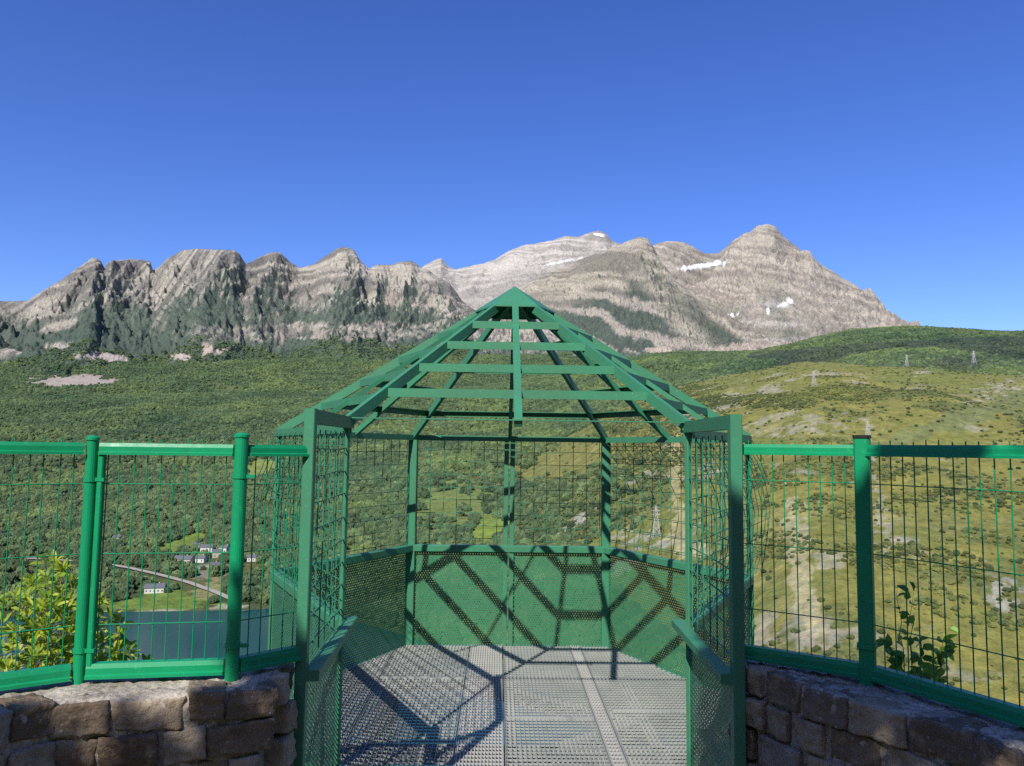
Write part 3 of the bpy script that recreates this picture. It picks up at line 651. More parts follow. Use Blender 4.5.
# upper ring and entry beams
for a, b in (('BR', 'CR'), ('CR', 'DR'), ('DR', 'DL'), ('DL', 'CL'), ('CL', 'BL')):
    mb = MB(); mb.beam(v3(a, RINGZ - .026), v3(b, RINGZ - .026), .05, .052); part('ring_beam', mb)
for s_ in 'LR':
    mb = MB(); a = v3('A' + s_, 2.003); b = v3('B' + s_, 2.008); d = (b - a).normalized(); mb.beam(a + d * .027, b + d * .09, .045, .062); part('entry_beam', mb)
mb = MB(); mb.beam(v3('BL', 2.034), v3('BR', 2.034), .035, .006); part('tie_bar', mb)
# rails
def inset(k, z, amt):
    p = v3(k, z); c = Vector((0, YC, z)); return p + (c - p).normalized() * amt
for a, b in (('BR', 'CR'), ('CR', 'DR'), ('DR', 'DL'), ('DL', 'CL'), ('CL', 'BL')):
    mb = MB(); mb.beam(inset(a, RAILZ - .034, .01), inset(b, RAILZ - .034, .01), .072, .066, ch=.006); part('hand_rail', mb)
for sx, s_ in ((-1, 'L'), (1, 'R')):
    mb = MB(); a = v3('A' + s_, RAILZ - .026); b = v3('B' + s_, RAILZ - .026); d = (b - a).normalized(); off = Vector((-sx * .045, 0, 0))
    mb.beam(a + off + d * -.02, b + off + d * .09, .066, .046, ch=.005); part('hand_rail', mb)
# bottom frame
loop = ['BR', 'CR', 'DR', 'DL', 'CL', 'BL']
for a, b in (('AR', 'BR'), ('BR', 'CR'), ('CR', 'DR'), ('DR', 'DL'), ('DL', 'CL'), ('CL', 'BL'), ('BL', 'AL')):
    mb = MB(); mb.beam(v3(a, -.075), v3(b, -.075), .07, .12); part('floor_frame', mb)
# lower sheets
def sheet(name, a, b, z0, z1, mat, ins=0.0, gap=.003):
    p, q = inset(a, 0, ins), inset(b, 0, ins)
    if a[0] == 'A' or b[0] == 'A': p, q = v3(a, 0), v3(b, 0)
    d = (q - p).normalized(); p = p + d * gap; q = q - d * gap; L = (q - p).length; mb = MB()
    o = RNG.uniform(0, 1)
    mb.quad(p + Vector((0, 0, z0)), q + Vector((0, 0, z0)), q + Vector((0, 0, z1)), p + Vector((0, 0, z1)), uv=[(o, z0), (o + L, z0), (o + L, z1), (o, z1)])
    return part(name, mb, mat)
V['ML'] = (-.048, YD); V['MR'] = (.048, YD)
for a, b in (('DL', 'ML'), ('MR', 'DR'), ('DR', 'CR'), ('CL', 'DL')): sheet('perforated_panel', a, b, -.012, RAILZ - .066, M_PERF, .0)
for a, b in (('BR', 'CR'), ('BL', 'CL'), ('AR', 'BR'), ('AL', 'BL')): sheet('mesh_skirt', a, b, -.012, RAILZ - .06, M_DIA, .0)
# stiles behind the sheets at the back corners
# upper welded mesh
def wires(name, a, b, z0, z1, pitch=.13, ph=.03, r=.0026, jit=.006, off=0.0, outward=0.0):
    p, q = v3(a, 0), v3(b, 0); d = (q - p).normalized(); L = (q - p).length; mb = MB(); nrm = Vector((d.y, -d.x, 0))
    if nrm.dot((p + q) / 2 - Vector((0, YC, 0))) < 0: nrm = -nrm
    rr = random.Random(hash((a, b)) % 1000 if False else int(L * 1e4) + ord(a[0]) * 7 + ord(a[1]))
    s_ = ph
    while s_ < L - .01:
        j = [rr.uniform(-jit, jit) for _ in range(4)]
        pts = [p + d * (s_ + j[0]) + nrm * outward, p + d * (s_ + j[1]) + nrm * (outward + j[2] * .5), p + d * (s_ + j[3]) + nrm * outward]
        zz = [z0, (z0 + z1) / 2, z1]
        for i in range(2): mb.beam(pts[i] + Vector((0, 0, zz[i])), pts[i + 1] + Vector((0, 0, zz[i + 1])), r * 2, r * 2)
        s_ += pitch
    z = z0 + off
    while z < z1:
        j = [rr.uniform(-jit, jit) for _ in range(4)]
        pts = [p + nrm * (outward + r), p + d * (L * .33) + nrm * (outward + r), p + d * L * .66 + nrm * (outward + r), q + nrm * (outward + r)]
        for i in range(3): mb.beam(pts[i] + Vector((0, 0, z + j[i])), pts[i + 1] + Vector((0, 0, z + j[i + 1])), r * 2, r * 2)
        z += pitch * .95
    return part(name, mb, M_WIRE)
for a, b, ph, of in (('DL', 'ML', .05, .06), ('MR', 'DR', .06, .04), ('DR', 'CR', .05, .07), ('CL', 'DL', .06, .03), ('BR', 'CR', .05, .05), ('BL', 'CL', .05, .08), ('AR', 'BR', .08, .04), ('AL', 'BL', .08, .06)):
    wires('wire_mesh', a, b, RAILZ, 1.95, ph=ph, off=of)
# slack outer mesh hung from the roof edge: leaning wires above, plumb wires below
def slack(a, b, lean, bulge):
    p, q = v3(a, 0), v3(b, 0); d = (q - p).normalized(); L = (q - p).length; nrm = Vector((d.y, -d.x, 0)); mb = MB()
    if nrm.dot((p + q) / 2 - Vector((0, YC, 0))) < 0: nrm = -nrm
    P = lambda s_, z: p + d * min(max(s_, -.12), L + .12) + nrm * (.03 + bulge * math.sin(PI * min(1, max(0, (1.97 - z) / .95))) ** .8) + Vector((0, 0, z))
    rr = random.Random(int(L * 100) + ord(a[1])); r = .0020
    s_ = -.35
    while s_ < L + .35:
        zt = 1.97; pts = []
        for k in range(7):
            f = k / 6; z = zt - f * 1.03; sh = lean * min(1, f / .55)
            x = s_ + sh
            if -.1 <= x <= L + .1: pts.append(P(x, z))
            else:
                if len(pts) > 1: break
                pts = []
        for i in range(len(pts) - 1): mb.beam(pts[i], pts[i + 1], r * 2, r * 2)
        s_ += .165 + rr.uniform(-.01, .01)
    z = 1.90
    while z > .97:
        n = 8; jj = rr.uniform(-.02, .02)
        for i in range(n): mb.beam(P(-.08 + (L + .16) * i / n, z + jj * i / n), P(-.08 + (L + .16) * (i + 1) / n, z + jj * (i + 1) / n), r * 2, r * 2)
        z -= .13
    part('slack_mesh', mb, M_WIRE)
slack('BL', 'CL', .42, .12); slack('BR', 'CR', .42, .12); slack('CR', 'DR', -.40, .10)
# roof ribs
def rib(p, w_, h_, z0=2.0, inn=0.0):
    mb = MB(); a = Vector((p[0], p[1], z0)); d = (AP - a).normalized(); e = AP - d * .03; dn = Vector((0, 0, -h_ / 2 * .9))
    mb.beam(a + dn * .6 + d * inn, e + dn, w_, h_); return part('roof_rib', mb)
for k in loop: rib(V[k], .032, .062, 2.03 if k[0] == 'B' else 2.0)
mids = [((V[loop[i]][0] + V[loop[(i + 1) % 6]][0]) / 2, (V[loop[i]][1] + V[loop[(i + 1) % 6]][1]) / 2) for i in range(6)]
for i, m in enumerate(mids): rib(m, *{5: (.046, .05, 2.03)}.get(i) or {0: (.010, .03), 4: (.010, .03)}.get(i, (.034, .045)))
# roof slats
for i in range(6):
    a = v3(loop[i], RINGZ); b = v3(loop[(i + 1) % 6], RINGZ)
    for t in (.178, .340, .503, .668):
        rz_ = Vector((0, 0, .004 if i in (0, 4) else .024)); p = a.lerp(AP, t) + rz_; q = b.lerp(AP, t) + rz_; d = (q - p).normalized(); p = p + d * (.035 if i == 4 else .006); q = q - d * (.035 if i == 0 else .006); out = ((p + q) / 2 - AP); out.z = 0; out.normalize()
        mb = MB(); o = out * .012
        mb.prism(p + o, q + o, [(-.003, -.05), (.003, -.05), (.003, -.004), (.045, -.004), (.045, .002), (-.003, .002)] if d.cross(Vector((0, 0, 1))).dot(out) < 0 else [(.003, -.05), (.003, .002), (-.045, .002), (-.045, -.004), (-.003, -.004), (-.003, -.05)])
        part('roof_slat', mb)
# cap
mb = MB(); top = AP + Vector((0, 0, .03))
for i in range(6):
    a = v3(loop[i], RINGZ).lerp(AP, .825) + Vector((0, 0, .022)); b = v3(loop[(i + 1) % 6], RINGZ).lerp(AP, .825) + Vector((0, 0, .022))
    mb.tri(a, b, top); mb.quad(a, b, b - Vector((0, 0, .012)), a - Vector((0, 0, .012)))
part('roof_cap', mb)
# floor
def yr(x):
    x = abs(x)
    lo = YA - .05 if x < .90 else YB + (max(x, HB) - HB) / (1.80 - HB) * (YC - YB)
    hi = YD if x < HB else YC + (1.80 - x) / (1.80 - HB) * (YD - YC)
    return lo + .01, hi - .03
def hw(y): return .90 if y < YB else (HB + (y - YB) / (YC - YB) * (1.80 - HB) if y < YC else 1.80 - (y - YC) / (YD - YC) * (1.80 - HB)) - .03
def grating(x0, x1, mat, thick=.0045, pitch=.030, y0=3.2, y1=8, dz=0.0, name='floor_grating'):
    mb = MB(); x = x0 + .012
    while x < x1 - .004:
        lo, hi = yr(x); lo = max(lo, y0); hi = min(hi, y1)
        if hi > lo: mb.box((x - thick / 2, lo, -.026 + dz), (x + thick / 2, hi, dz))
        x += pitch
    y = max(3.3, y0) + .01
    while y < min(YD - .03, y1):
        h_ = hw(y); a, b = max(x0, -h_), min(x1, h_)
        if b > a + .02: mb.box((a, y - .0025, -.0145 + dz), (b, y + .0025, -.002 + dz))
        y += .058
    for xe in (x0 + .002, x1 - .002):
        lo, hi = yr(xe); lo = max(lo, y0); hi = min(hi, y1)
        if hi > lo: mb.box((xe - .002, lo, -.03 + dz), (xe + .002, hi, dz + .001))
    return part(name, mb, mat)
grating(-1.78, -1.06, M_GRATE); grating(-1.05, -.36, M_GRATE); grating(-.35, -.05, M_PLATE, .007, .0215); grating(-.04, .59, M_GRATE); grating(.60, .69, M_PLATE, .007, .0215); grating(.70, 1.78, M_GRATE)
for x0, x1, y in ((.74, 1.6, 5.72), (-1.05, -.36, 6.45), (-.04, .59, 5.55), (.74, 1.3, 6.9)):
    mb = MB(); mb.box((x0 + .005, y - .014, -.02), (x1 - .005, y + .014, .003)); part('floor_joint', mb, M_GRATE)
for p, q in (((-.95, 3.3), (-.95, 7.5)), ((.95, 3.3), (.95, 7.5)), ((0, 3.3), (0, 7.5)), ((-1.4, 5.1), (1.4, 5.1)), ((-1.6, 6.6), (1.6, 6.6)), ((-.9, 4.2), (.9, 5.6)), ((.9, 5.6), (-.9, 7.0))):
    mb = MB(); mb.beam((*p, -.085), (*q, -.085), .07, .1); part('floor_beam', mb, M_PLATE)
for sx in (-1, 1):
    mb = MB(); mb.beam((sx * .95, 6.6, -.12), (sx * .95, 3.6, -2.2), .1, .1); part('support_strut', mb)
# fallen leaves on the grating are part of its look: a few tan specks
M_DRY = mat_simple("dry_leaf", (.42, .22, .12), (.5, .34, .2), 30, .8)

# ------------------------------------------------------------------ fences
def rail(mb, a, b, z, h, dpt):
    """folded sheet rail: flat face with chamfered top and foot"""
    pr = [(-dpt / 2, -h / 2), (dpt / 2, -h / 2), (dpt / 2, -h * .28), (dpt * .34, -h * .2), (dpt * .34, h * .2), (dpt * .22, h / 2), (-dpt / 2, h / 2)]
    mb.prism(Vector((a.x, a.y, a.z + z)), Vector((b.x, b.y, b.z + z)), pr)
def panel_mesh(a, b, z0, z1, e, hz, seed):
    rr = random.Random(seed); mb = MB(); d = b - a; L = d.length; d.normalize(); back = Vector((d.y, -d.x, 0))
    if back.y < 0: back = -back
    n = int(L / .05); s0 = (L - n * .05) / 2 + .025
    for i in range(n):
        p = a + d * (s0 + i * .05 + rr.uniform(-.0015, .0015)) + back * .012; t = rr.uniform(-.004, .004); zt = z1 + .038 + rr.uniform(-.004, .006)
        mb.tube(p + Vector((0, 0, z0)), p + d * t + Vector((0, 0, zt)), .0024, 6)
    for z in hz:
        mb.tube(a + back * .008 + Vector((0, 0, z)), b + back * .008 + Vector((0, 0, z)), .0024, 6)
    return mb.build('wire_panel', M_FENW, e)
def post_round(p, z0, z1, r, e):
    mb = MB(); mb.tube(p + Vector((0, 0, z0)), p + Vector((0, 0, z1)), r, 20); o = mb.build('post', M_FEN, e); 
    mb = MB(); mb.tube(p + Vector((0, 0, z1)), p + Vector((0, 0, z1 + .010)), r + .004, 20); mb.tube(p + Vector((0, 0, z1 + .010)), p + Vector((0, 0, z1 + .018)), r + .003, 20, r1=r * .6); mb.build('post_cap', M_FEN, o)
    for f in (.16, .84):
        mb = MB(); zc = z0 + (z1 - z0) * f; mb.tube(p + Vector((0, 0, zc - .009)), p + Vector((0, 0, zc + .009)), r + .004, 20); mb.beam(p + Vector((r, -.004, zc)), p + Vector((r + .035, -.004, zc)), .016, .014); mb.build('clamp', M_FEN, o)
    return o
ZB_L = 1.005; ZT_L = 1.852
L0 = [onplane(px, py, ZB_L) for px, py in ((302, 652), (232, 666), (79, 671), (-4, 682))]
for p in L0: p.z = 0
ext = L0[3] + (L0[3] - L0[2]).normalized() * 1.1; ext.z = 0; L0[3] = ext
fl = empty('left_fence', (L0[1].x, L0[1].y, .95)); fl.name = 'railing_fence'; tag(fl, 'glossy green wire panel fence on the left stone wall, with thick round posts', 'fence')
for i in range(3):
    a, b = L0[i], L0[i + 1]; d = (b - a).normalized(); a_ = a + d * (.030 if i else 0.0); b_ = b - d * .028
    mb = MB(); rail(mb, b_, a_, ZT_L, .046, .045); mb.build('top_rail', M_FEN, fl)
    mb = MB(); rail(mb, b_, a_, ZB_L, .055, .05); mb.build('bottom_rail', M_FEN, fl)
    panel_mesh(b_, a_, ZB_L, ZT_L, fl, (1.175, 1.445, 1.715), 5 + i)
    for p in ((b_ - d * .010,) if i == 1 else ()):
        mb = MB(); mb.beam(p + Vector((0, 0, ZB_L + .02)), p + Vector((0, 0, ZT_L - .02)), .022, .03, up=(0, 1, 0), ch=.004); mb.build('stile', M_FEN, fl)
post_round(L0[1], .93, 1.905, .027, fl); post_round(L0[2], .93, 1.885, .022, fl)
ZB_R = 1.005; ZT_R = 1.885
R0 = [onplane(px, py, ZB_R) for px, py in ((742, 651), (868, 671), (1024, 717))]
for p in R0: p.z = 0
ext = R0[2] + (R0[2] - R0[1]).normalized() * 1.0; R0[2] = ext
fr = empty('railing_fence', (R0[1].x, R0[1].y, .95)); tag(fr, 'dark green wire panel fence on the shaded right stone wall, with one square post', 'fence')
for i in range(2):
    a, b = R0[i], R0[i + 1]; d = (b - a).normalized(); a_ = a + d * (.03 if i else 0.0); b_ = b - d * .03
    zt0 = ZT_R if i == 0 else ZT_R
    mb = MB(); rail(mb, a_, b_, ZT_R, .046, .045); mb.build('top_rail', M_FEN, fr)
    mb = MB(); rail(mb, a_, b_, ZB_R, .055, .05); mb.build('bottom_rail', M_FEN, fr)
    panel_mesh(a_, b_, ZB_R, ZT_R, fr, (1.19, 1.47, 1.75), 15 + i)
mb = MB(); p = R0[1]; dd = (R0[1] - R0[0]).normalized(); mb.beam(p + Vector((0, 0, .93)), p + Vector((0, 0, 1.935)), .058, .058, up=(dd.y, -dd.x, 0), ch=.006); po = mb.build('post', M_FEN, fr)
mb = MB(); mb.beam(p + Vector((0, 0, 1.935)), p + Vector((0, 0, 1.948)), .064, .064, up=(dd.y, -dd.x, 0), ch=.006); mb.build('post_cap', M_BLACK, po)
mb = MB(); mb.beam(p + Vector((0, 0, 1.095)), p + Vector((0, 0, 1.115)), .068, .068, up=(dd.y, -dd.x, 0), ch=.006); mb.build('clamp', M_FEN, po)

# ------------------------------------------------------------------ stone walls
from mathutils import noise as mn
def mat_stone():
    k = N("weathered_sandstone"); ge = k.n('ShaderNodeNewGeometry')
    n1 = k.noise(7, 6, .65); n2 = k.noise(45, 4, .6); n3 = k.noise(16, 5, .7); n4 = k.noise(3, 3, .5)
    c = k.ramp(ge, [(0., (.17, .125, .085)), (.35, (.38, .305, .21)), (.7, (.56, .46, .32)), (1., (.36, .34, .29))], out=8)
    c = k.mix(k.ramp(n1, [(.35, 0.0), (.7, .75)]), c, (.095, .065, .045))
    c = k.mix(k.ramp(n3, [(.52, 0.0), (.68, .8)]), c, (.42, .30, .18))
    c = k.mix(k.ramp(n2, [(.62, 0.0), (.70, .7)]), c, (.26, .24, .20))
    c = k.mix(k.ramp(n4, [(.63, 0.0), (.70, .6)]), c, (.33, .31, .27))
    vo = k.n('ShaderNodeTexVoronoi', i_Scale=26.0); vo.inputs['Randomness'].default_value = 1; tc = k.n('ShaderNodeTexCoord'); k.link(tc, 'Object', vo, 'Vector')
    c = k.mix(k.ramp(vo, [(.09, .8), (.16, 0.0)]), c, (.38, .38, .34))
    h = k.math('ADD', n1, k.math('MULTIPLY', n2, .5)); h = k.math('ADD', h, k.math('MULTIPLY', n3, .6))
    return k.done(k.bsdf(c, .92, 0, .2, h, 1.0, .018))
def mat_mortar():
    k = N("old_mortar"); n1 = k.noise(6, 6, .7); n2 = k.noise(50, 4, .65)
    c = k.mix(k.ramp(n1, [(.35, 0.0), (.65, 1.0)]), (.32, .28, .225), (.62, .55, .45)); c = k.mix(k.ramp(n2, [(.45, 0.0), (.7, .7)]), c, (.065, .058, .048))
    h = k.math('ADD', n1, k.math('MULTIPLY', n2, .5))
    return k.done(k.bsdf(c, .95, 0, .1, h, .9, .015))
M_STONE = mat_stone(); M_MORT = mat_mortar()
def stone(mb, c, ax, ay, az_, hx, hy, hz, seed, k=36, n=13):
    """a rough squared block: c centre, unit axes, half sizes"""
    base = len(mb.v); idx = {}; cr_ = random.Random(int(seed * 1000)); CW = {(a, b, c_): (cr_.uniform(-.10, .10), cr_.uniform(-.06, .06), cr_.uniform(-.10, .10)) for a in (0, 1) for b in (0, 1) for c_ in (0, 1)}
    def vert(i, j, l):
        key = (i, j, l)
        if key in idx: return idx[key]
        p = [2 * i / n - 1, 2 * j / n - 1, 2 * l / n - 1]; nm = sum(abs(t) ** k for t in p) ** (1 / k); p = [t / nm for t in p]
        wx, wy, wz = (p[0] + 1) / 2, (p[1] + 1) / 2, (p[2] + 1) / 2; ow = [sum(CW[(a, b, c_)][m_] * (wx if a else 1 - wx) * (wy if b else 1 - wy) * (wz if c_ else 1 - wz) for a in (0, 1) for b in (0, 1) for c_ in (0, 1)) for m_ in range(3)]
        q = Vector(((p[0] + ow[0]) * hx, p[1] * hy + ow[1] * .2, (p[2] + ow[2]) * hz))
        s1 = Vector((seed * 7.3, seed * 3.1, seed * 1.7)); nv = mn.noise(q * 12 + s1) * .009 + mn.noise(q * 34 + s1) * .009 + mn.noise(q * 70 + s1) * .004
        q += q.normalized() * nv + Vector((mn.noise(q * 6 + s1 * 2), mn.noise(q * 6 - s1), 0)) * .010
        idx[key] = len(mb.v); mb.v.append(tuple(c + ax * q.x + ay * q.y + az_ * q.z)); return idx[key]
    for i in range(n):
        for j in range(n):
            mb.f.append((vert(i, j, 0), vert(i, j + 1, 0), vert(i + 1, j + 1, 0), vert(i + 1, j, 0))); mb.f.append((vert(i, j, n), vert(i + 1, j, n), vert(i + 1, j + 1, n), vert(i, j + 1, n)))
            mb.f.append((vert(i, 0, j), vert(i + 1, 0, j), vert(i + 1, 0, j + 1), vert(i, 0, j + 1))); mb.f.append((vert(i, n, j), vert(i, n, j + 1), vert(i + 1, n, j + 1), vert(i + 1, n, j)))
            mb.f.append((vert(0, i, j), vert(0, i, j + 1), vert(0, i + 1, j + 1), vert(0, i + 1, j))); mb.f.append((vert(n, i, j), vert(n, i + 1, j), vert(n, i + 1, j + 1), vert(n, i, j + 1)))
def wall(name, label, near, back, seed, endcap):
    """near/back: matching polylines of the wall's two top edges, running away from the gazebo"""
    rr = random.Random(seed); e = empty('stone_wall', (near[0].x, near[0].y, 0)); tag(e, label, 'wall')
    def along(poly, s_):
        for i in range(len(poly) - 1):
            L = (poly[i + 1] - poly[i]).length
            if s_ <= L or i == len(poly) - 2: t = s_ / L; return poly[i].lerp(poly[i + 1], t), (poly[i + 1] - poly[i]).normalized()
            s_ -= L
    Ln = sum((near[i + 1] - near[i]).length for i in range(len(near) - 1)); Lb = sum((back[i + 1] - back[i]).length for i in range(len(back) - 1))
    mb = MB(); z1 = .962; row = 0
    while z1 > .05:
        h = rr.uniform(.105, .135) if row == 0 else rr.uniform(.115, .15); s_ = .015; 
        while s_ < Ln:
            w_ = rr.choice([rr.uniform(.09, .14), rr.uniform(.17, .26), rr.uniform(.17, .26)]); g = rr.uniform(.006, .014)
            if s_ + w_ > Ln + .1: break
            m = min(max(s_ + w_ / 2, 0), Ln); pn, d = along(near, m); pb, _ = along(back, m / Ln * Lb); inn = (pb - pn); T = inn.length; inn.normalize()
            dep = T * rr.uniform(.42, .56) if row == 0 else .2
            tz = rr.uniform(-.012, .010) if row == 0 else 0
            out = rr.uniform(-.008, .012)
            c = pn - inn * out + inn * dep / 2 + Vector((0, 0, z1 - h / 2 + tz)); n_ = d.cross(Vector((0, 0, 1))); n_ = n_ if n_.dot(inn) > 0 else -n_
            ang = rr.uniform(-.05, .05); up = Vector((0, 0, 1)); ax = (d * math.cos(ang) + up * math.sin(ang)).normalized(); az_ = ax.cross(n_); az_ = az_ if az_.z > 0 else -az_
            stone(mb, c, ax, n_, az_, w_ / 2, dep / 2, (h - g * .8) / 2, rr.uniform(0, 50))
            if row == 0 and T - dep > .06:       # second row of flags behind, partly sunk in mortar
                dep2 = T - dep - .015; c2 = pn + inn * (dep + .015 + dep2 / 2) + Vector((0, 0, z1 - h / 2 - .012 + rr.uniform(-.008, .004)))
                stone(mb, c2, ax, n_, az_, w_ / 2 * rr.uniform(.8, 1.05), dep2 / 2, (h - g) / 2, rr.uniform(0, 50))
            s_ += w_ + g
        if endcap:                                # stones of the end face
            pn, pb = near[0], back[0]; inn = (pb - pn); T = inn.length; inn.normalize(); d = (near[1] - near[0]).normalized(); s2 = .22 if row == 0 else .14
            while row and s2 < T - .06:
                w_ = rr.uniform(.12, .2); c = pn + inn * (s2 + w_ / 2) + d * .10 + Vector((0, 0, z1 - h / 2)); stone(mb, c, inn, d, Vector((0, 0, 1)), min(w_, T - s2) / 2, .08, h / 2 - .01, rr.uniform(0, 50)); s2 += w_ + .02
        z1 -= h + rr.uniform(.004, .012); row += 1
    mb.build('stonework', M_STONE, e, True)
    mb = MB(); ns = int(Ln / .02); nt = 16
    rows = []
    for i in range(ns + 1):
        m = Ln * i / ns; pn, d = along(near, m); pb, _ = along(back, m / Ln * Lb); inn = pb - pn; T = inn.length; inn.normalize(); o = inn * .012 + (d * .03 if i == 0 else Vector((0, 0, 0)))
        sec = []
        for j in range(nt):   # up the near face
            z = .05 + (.90) * j / (nt - 1); q = Vector((0, 0, z)) + pn + o; q += -inn * (.012 * mn.noise(q * 14) + .012 * mn.noise(q * 40)); sec.append(q)
        for j in range(1, nt + 1):
            q = pn + o + inn * (T - .03) * j / nt; q.z = .957 + .014 * mn.noise(q * 11) + .010 * mn.noise(q * 37) + .006 * mn.noise(q * 90); sec.append(q)
        q = pb.copy(); q.z = -.6; sec.append(q); rows.append(sec)
    n0 = 0
    for sec in rows:
        for q in sec: mb.v.append(tuple(q))
    K = len(rows[0])
    for i in range(ns):
        for j in range(K - 1): mb.f.append((i * K + j, (i + 1) * K + j, (i + 1) * K + j + 1, i * K + j + 1))
    mb.f.append(tuple(range(K)))
    mb.build('mortar', M_MORT, e, True)
    return e
def backline(pts, d): return [Vector((p.x, p.y, 0)) + Vector((0, d, 0)) for p in pts]
nl = [onplane(px, py, .962) for px, py in ((272, 672), (256, 687), (160, 697), (95, 701), (55, 704), (0, 717))]
for p in nl: p.z = 0
nl.append(nl[-1] + (nl[-1] - nl[-2]).normalized() * 1.0)
bl = [L0[0] + Vector((-.07, .10, 0)), L0[0] + Vector((-.13, .10, 0)), L0[1] + Vector((-.1, .10, 0)), L0[2] + Vector((0, .10, 0)), L0[3] + Vector((-.05, .1, 0))]
wall('stone_wall', 'sunlit rough stone wall with pale mortar under the left fence', nl, bl, 4, True)
nr = [onplane(px, py, .962) for px, py in ((747, 664), (800, 684), (845, 697), (915, 716), (975, 733), (1024, 750))]
for p in nr: p.z = 0
nr.append(nr[-1] + (nr[-1] - nr[-2]).normalized() * .9)
br = [R0[0] + Vector((-.0, .12, 0)), R0[1] + Vector((.05, .12, 0)), R0[2] + Vector((.1, .1, 0))]
wall('stone_wall', 'dark shaded stone wall with dappled light under the right fence', nr, br, 12, True)

# ------------------------------------------------------------------ shrubs
def mat_leaf(name, a, b, c):
    k = N(name); ge = k.n('ShaderNodeNewGeometry'); cr = k.ramp(ge, [(0., a), (.5, b), (1., c)], out=8); n1 = k.noise(40, 3, .6)
    cc = k.mix(k.ramp(n1, [(.4, 0.0), (.7, .35)]), cr, tuple(x * .6 for x in a)); bs = k.bsdf(cc, .45, 0, .4)
    tl = k.n('ShaderNodeBsdfTranslucent'); k.t.links.new(cc.outputs[2], tl.inputs[0]); mx = k.n('ShaderNodeMixShader', i_0=.38); k.link(bs, 0, mx, 1); k.link(tl, 0, mx, 2); return k.done(mx)
M_LEAF = mat_leaf("yellow_green_leaf", (.16, .32, .025), (.34, .48, .035), (.58, .62, .06)); M_LEAF2 = mat_leaf("fresh_green_leaf", (.10, .26, .03), (.24, .46, .05), (.60, .72, .16)); M_TWIG = mat_simple("brown_twig", (.16, .10, .06), (.24, .17, .1), 20, .8)
M_LEAF3 = mat_leaf("shade_tree_leaf", (.03, .08, .015), (.05, .11, .02), (.08, .14, .03)); M_BARK = mat_simple("grey_bark", (.12, .10, .08), (.20, .17, .13), 6, .9, .2, .6, .03)
def leaf(mb, p, d, up, L, W):
    d = d.normalized(); s_ = d.cross(up); s_ = s_.normalized() if s_.length > 1e-3 else Vector((1, 0, 0)); u = s_.cross(d); n = len(mb.v)
    P = lambda a, b, c: tuple(p + d * (a * L) + s_ * (b * W) + u * (c * L))
    mb.v += [P(0, 0, 0), P(.30, .5, .10), P(.70, .40, .06), P(1, 0, -.12), P(.70, -.40, .06), P(.30, -.5, .10), P(.5, 0, .0)]
    mb.f += [(n, n + 1, n + 6), (n + 1, n + 2, n + 6), (n + 2, n + 3, n + 6), (n + 3, n + 4, n + 6), (n + 4, n + 5, n + 6), (n + 5, n, n + 6)]
def rv(r): 
    while True:
        v = Vector((r.uniform(-1, 1), r.uniform(-1, 1), r.uniform(-1, 1)))
        if .05 < v.length < 1: return v.normalized()
# big bush behind the left fence
rr = random.Random(3); bx = ondepth(45, 620, 3.75)
e = empty('leafy_bush', (bx.x, 3.85, -.9)); tag(e, 'sunny yellow green bush with pointed leaves behind the left fence', 'bush')
mb = MB(); st = MB(); root = Vector((bx.x, 3.85, -.9))
TOPS = [(-70, 612), (-40, 600), (-15, 605), (4, 598), (20, 590), (34, 580), (47, 574), (56, 562), (66, 566), (78, 576), (86, 600), (104, 598), (118, 622), (130, 640), (14, 628), (40, 615), (62, 600), (75, 620), (100, 640), (116, 655), (30, 650), (55, 645), (-20, 640), (140, 655), (90, 655), (10, 665)]
for px, py in TOPS:
    for rep in range(3):
        tip = ondepth(px + rr.uniform(-8, 8), py + rr.uniform(0, 14), rr.uniform(3.45, 4.15)); n = 16; prev = root; 
        for i in range(1, n + 1):
            f = i / n; q = root.lerp(tip, f) + Vector((0, 0, .25 * math.sin(PI * f) * .4)) + rv(rr) * .012
            st.tube(prev, q, .006 * (1.15 - f), 5, r1=.006 * (1.1 - f)); 
            if q.z > .72:
                for k in range(6 if i < n else 8):
                    dr = (rv(rr) + Vector((0, -.3, .15)) + (q - prev).normalized() * .5).normalized(); leaf(mb, q + dr * .012, dr, Vector((rr.uniform(-.5, .5), -.5, 1)), rr.uniform(.026, .068), rr.uniform(.013, .028))
            prev = q
mb.build('foliage', M_LEAF, e); st.build('stem', M_TWIG, e)
# young plant behind the right fence
e = empty('young_plant', (1.42, 3.35, -.2)); tag(e, 'young plant with a few broad green leaves behind the right fence', 'plant'); mb = MB(); st = MB(); rr = random.Random(9)
for px, py, lo in ((897, 585, 655), (905, 600, 660), (912, 592, 670), (886, 640, 670), (920, 640, 680), (935, 660, 690), (944, 640, 690), (893, 652, 670), (926, 672, 690), (948, 628, 690)):
    tip = ondepth(px, py, rr.uniform(3.2, 3.5)); root = ondepth(915 + rr.uniform(-14, 14), 760, 3.35); prev = root; n = 14
    for i in range(1, n + 1):
        f = i / n; q = root.lerp(tip, f) + Vector((rr.uniform(-.008, .008), 0, 0)); st.tube(prev, q, .004 * (1.2 - f), 5, r1=.004 * (1.15 - f))
        if i > 6:
            for k in range(1 if py < 630 else 3):
                dr = (rv(rr) * 1.0 + Vector((0, -.2, .25))).normalized(); leaf(mb, q, dr, Vector((0, -.9, .7)), rr.uniform(.038, .070), rr.uniform(.020, .036))
        prev = q
mb.build('foliage', M_LEAF2, e); st.build('stem', M_TWIG, e)

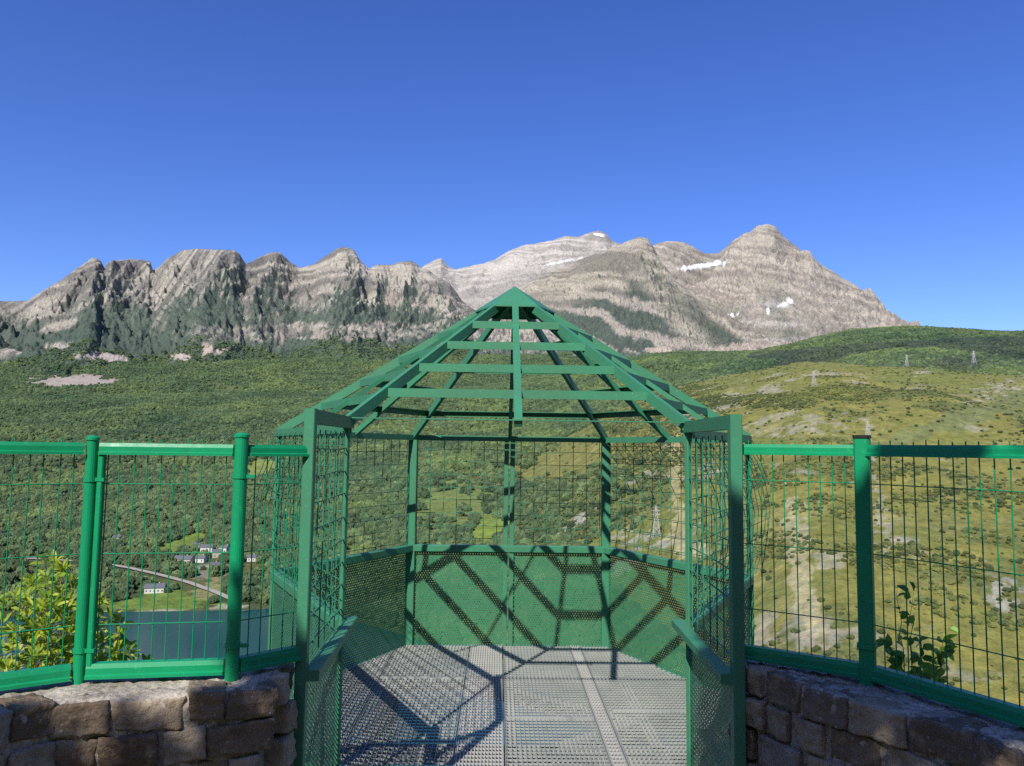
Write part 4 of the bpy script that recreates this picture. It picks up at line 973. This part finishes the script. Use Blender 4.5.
# ------------------------------------------------------------------ shade trees standing behind the viewpoint
def shade_tree(base, blobs, seed, label, nl_):
    rr = random.Random(seed); e = empty('shade_tree', base); tag(e, label, 'tree'); st = MB(); mb = MB(); base = Vector(base)
    fork = base + Vector((0, 0, 2.6)); st.tube(base, base + Vector((.03, 0, 1.3)), .17, 12, r1=.14); st.tube(base + Vector((.03, 0, 1.3)), fork, .14, 12, r1=.11)
    for c, r_, dens in blobs:
        c = Vector(c); m = fork.lerp(c, .5) + Vector((0, 0, .25)); st.tube(fork, m, .07, 8, r1=.045); st.tube(m, c, .045, 8, r1=.015)
        for k in range(9):
            t = c + rv(rr) * r_ * .8; st.tube(c, t, .014, 5, r1=.004)
        for k in range(int(nl_ * dens)):
            p = c + rv(rr) * r_ * rr.uniform(.1, 1) ** .5; leaf(mb, p, rv(rr), rv(rr), rr.uniform(.09, .15), rr.uniform(.05, .09))
    st.build('trunk', M_BARK, e, True); mb.build('crown', M_LEAF3, e)
def up_sun(x, y, z, t): return (x - .425 * t, y - 1.075 * t, z + t)
B1 = []
for x, y, z, t, r_, dn in ((.94, 3.32, 1.35, 4.7, .24, .8), (.93, 3.32, .95, 4.7, .26, .8), (1.36, 2.95, 1.55, 4.5, .24, .7), (1.36, 2.95, 1.15, 4.5, .24, .8), (1.1, 2.95, 1.0, 4.4, .32, .45), (1.5, 2.72, 1.15, 4.2, .32, .8), (1.9, 2.45, 1.2, 4.3, .34, .5), (.95, 3.15, .7, 4.6, .40, .9), (1.3, 2.7, .4, 4.5, .46, .45), (1.75, 2.4, .5, 4.4, .46, .42), (.92, 3.5, .3, 5.0, .30, .5), (.9, 3.0, 0.0, 4.8, .4, .8), (1.5, 2.9, 1.8, 4.0, .18, .3), (1.9, 2.7, 1.9, 4.0, .16, .3), (2.3, 2.2, 1.2, 4.4, .5, 1)):
    B1.append((up_sun(x, y, z, t), r_, dn))
shade_tree((-.9, -3.6, 0), B1, 21, 'leafy tree behind the viewpoint that shades the right wall and fence', 620)
B2 = []
for x, y, z, t, r_, dn in ((-.98, 2.95, .75, 4.6, .20, .9), (-1.02, 2.75, .5, 4.9, .22, .9), (-1.75, 2.6, .95, 5.0, .10, .35), (-1.42, 2.72, .9, 5.2, .09, .35), (-2.0, 2.5, .7, 5, .10, .3), (-.98, 3.2, .98, 4.5, .13, .6)):
    B2.append((up_sun(x, y, z, t), r_, dn))
shade_tree((-3.9, -3.9, 0), B2, 33, 'thin leafy tree behind the viewpoint that dapples the left wall', 260)
print('objects', len(bpy.data.objects))
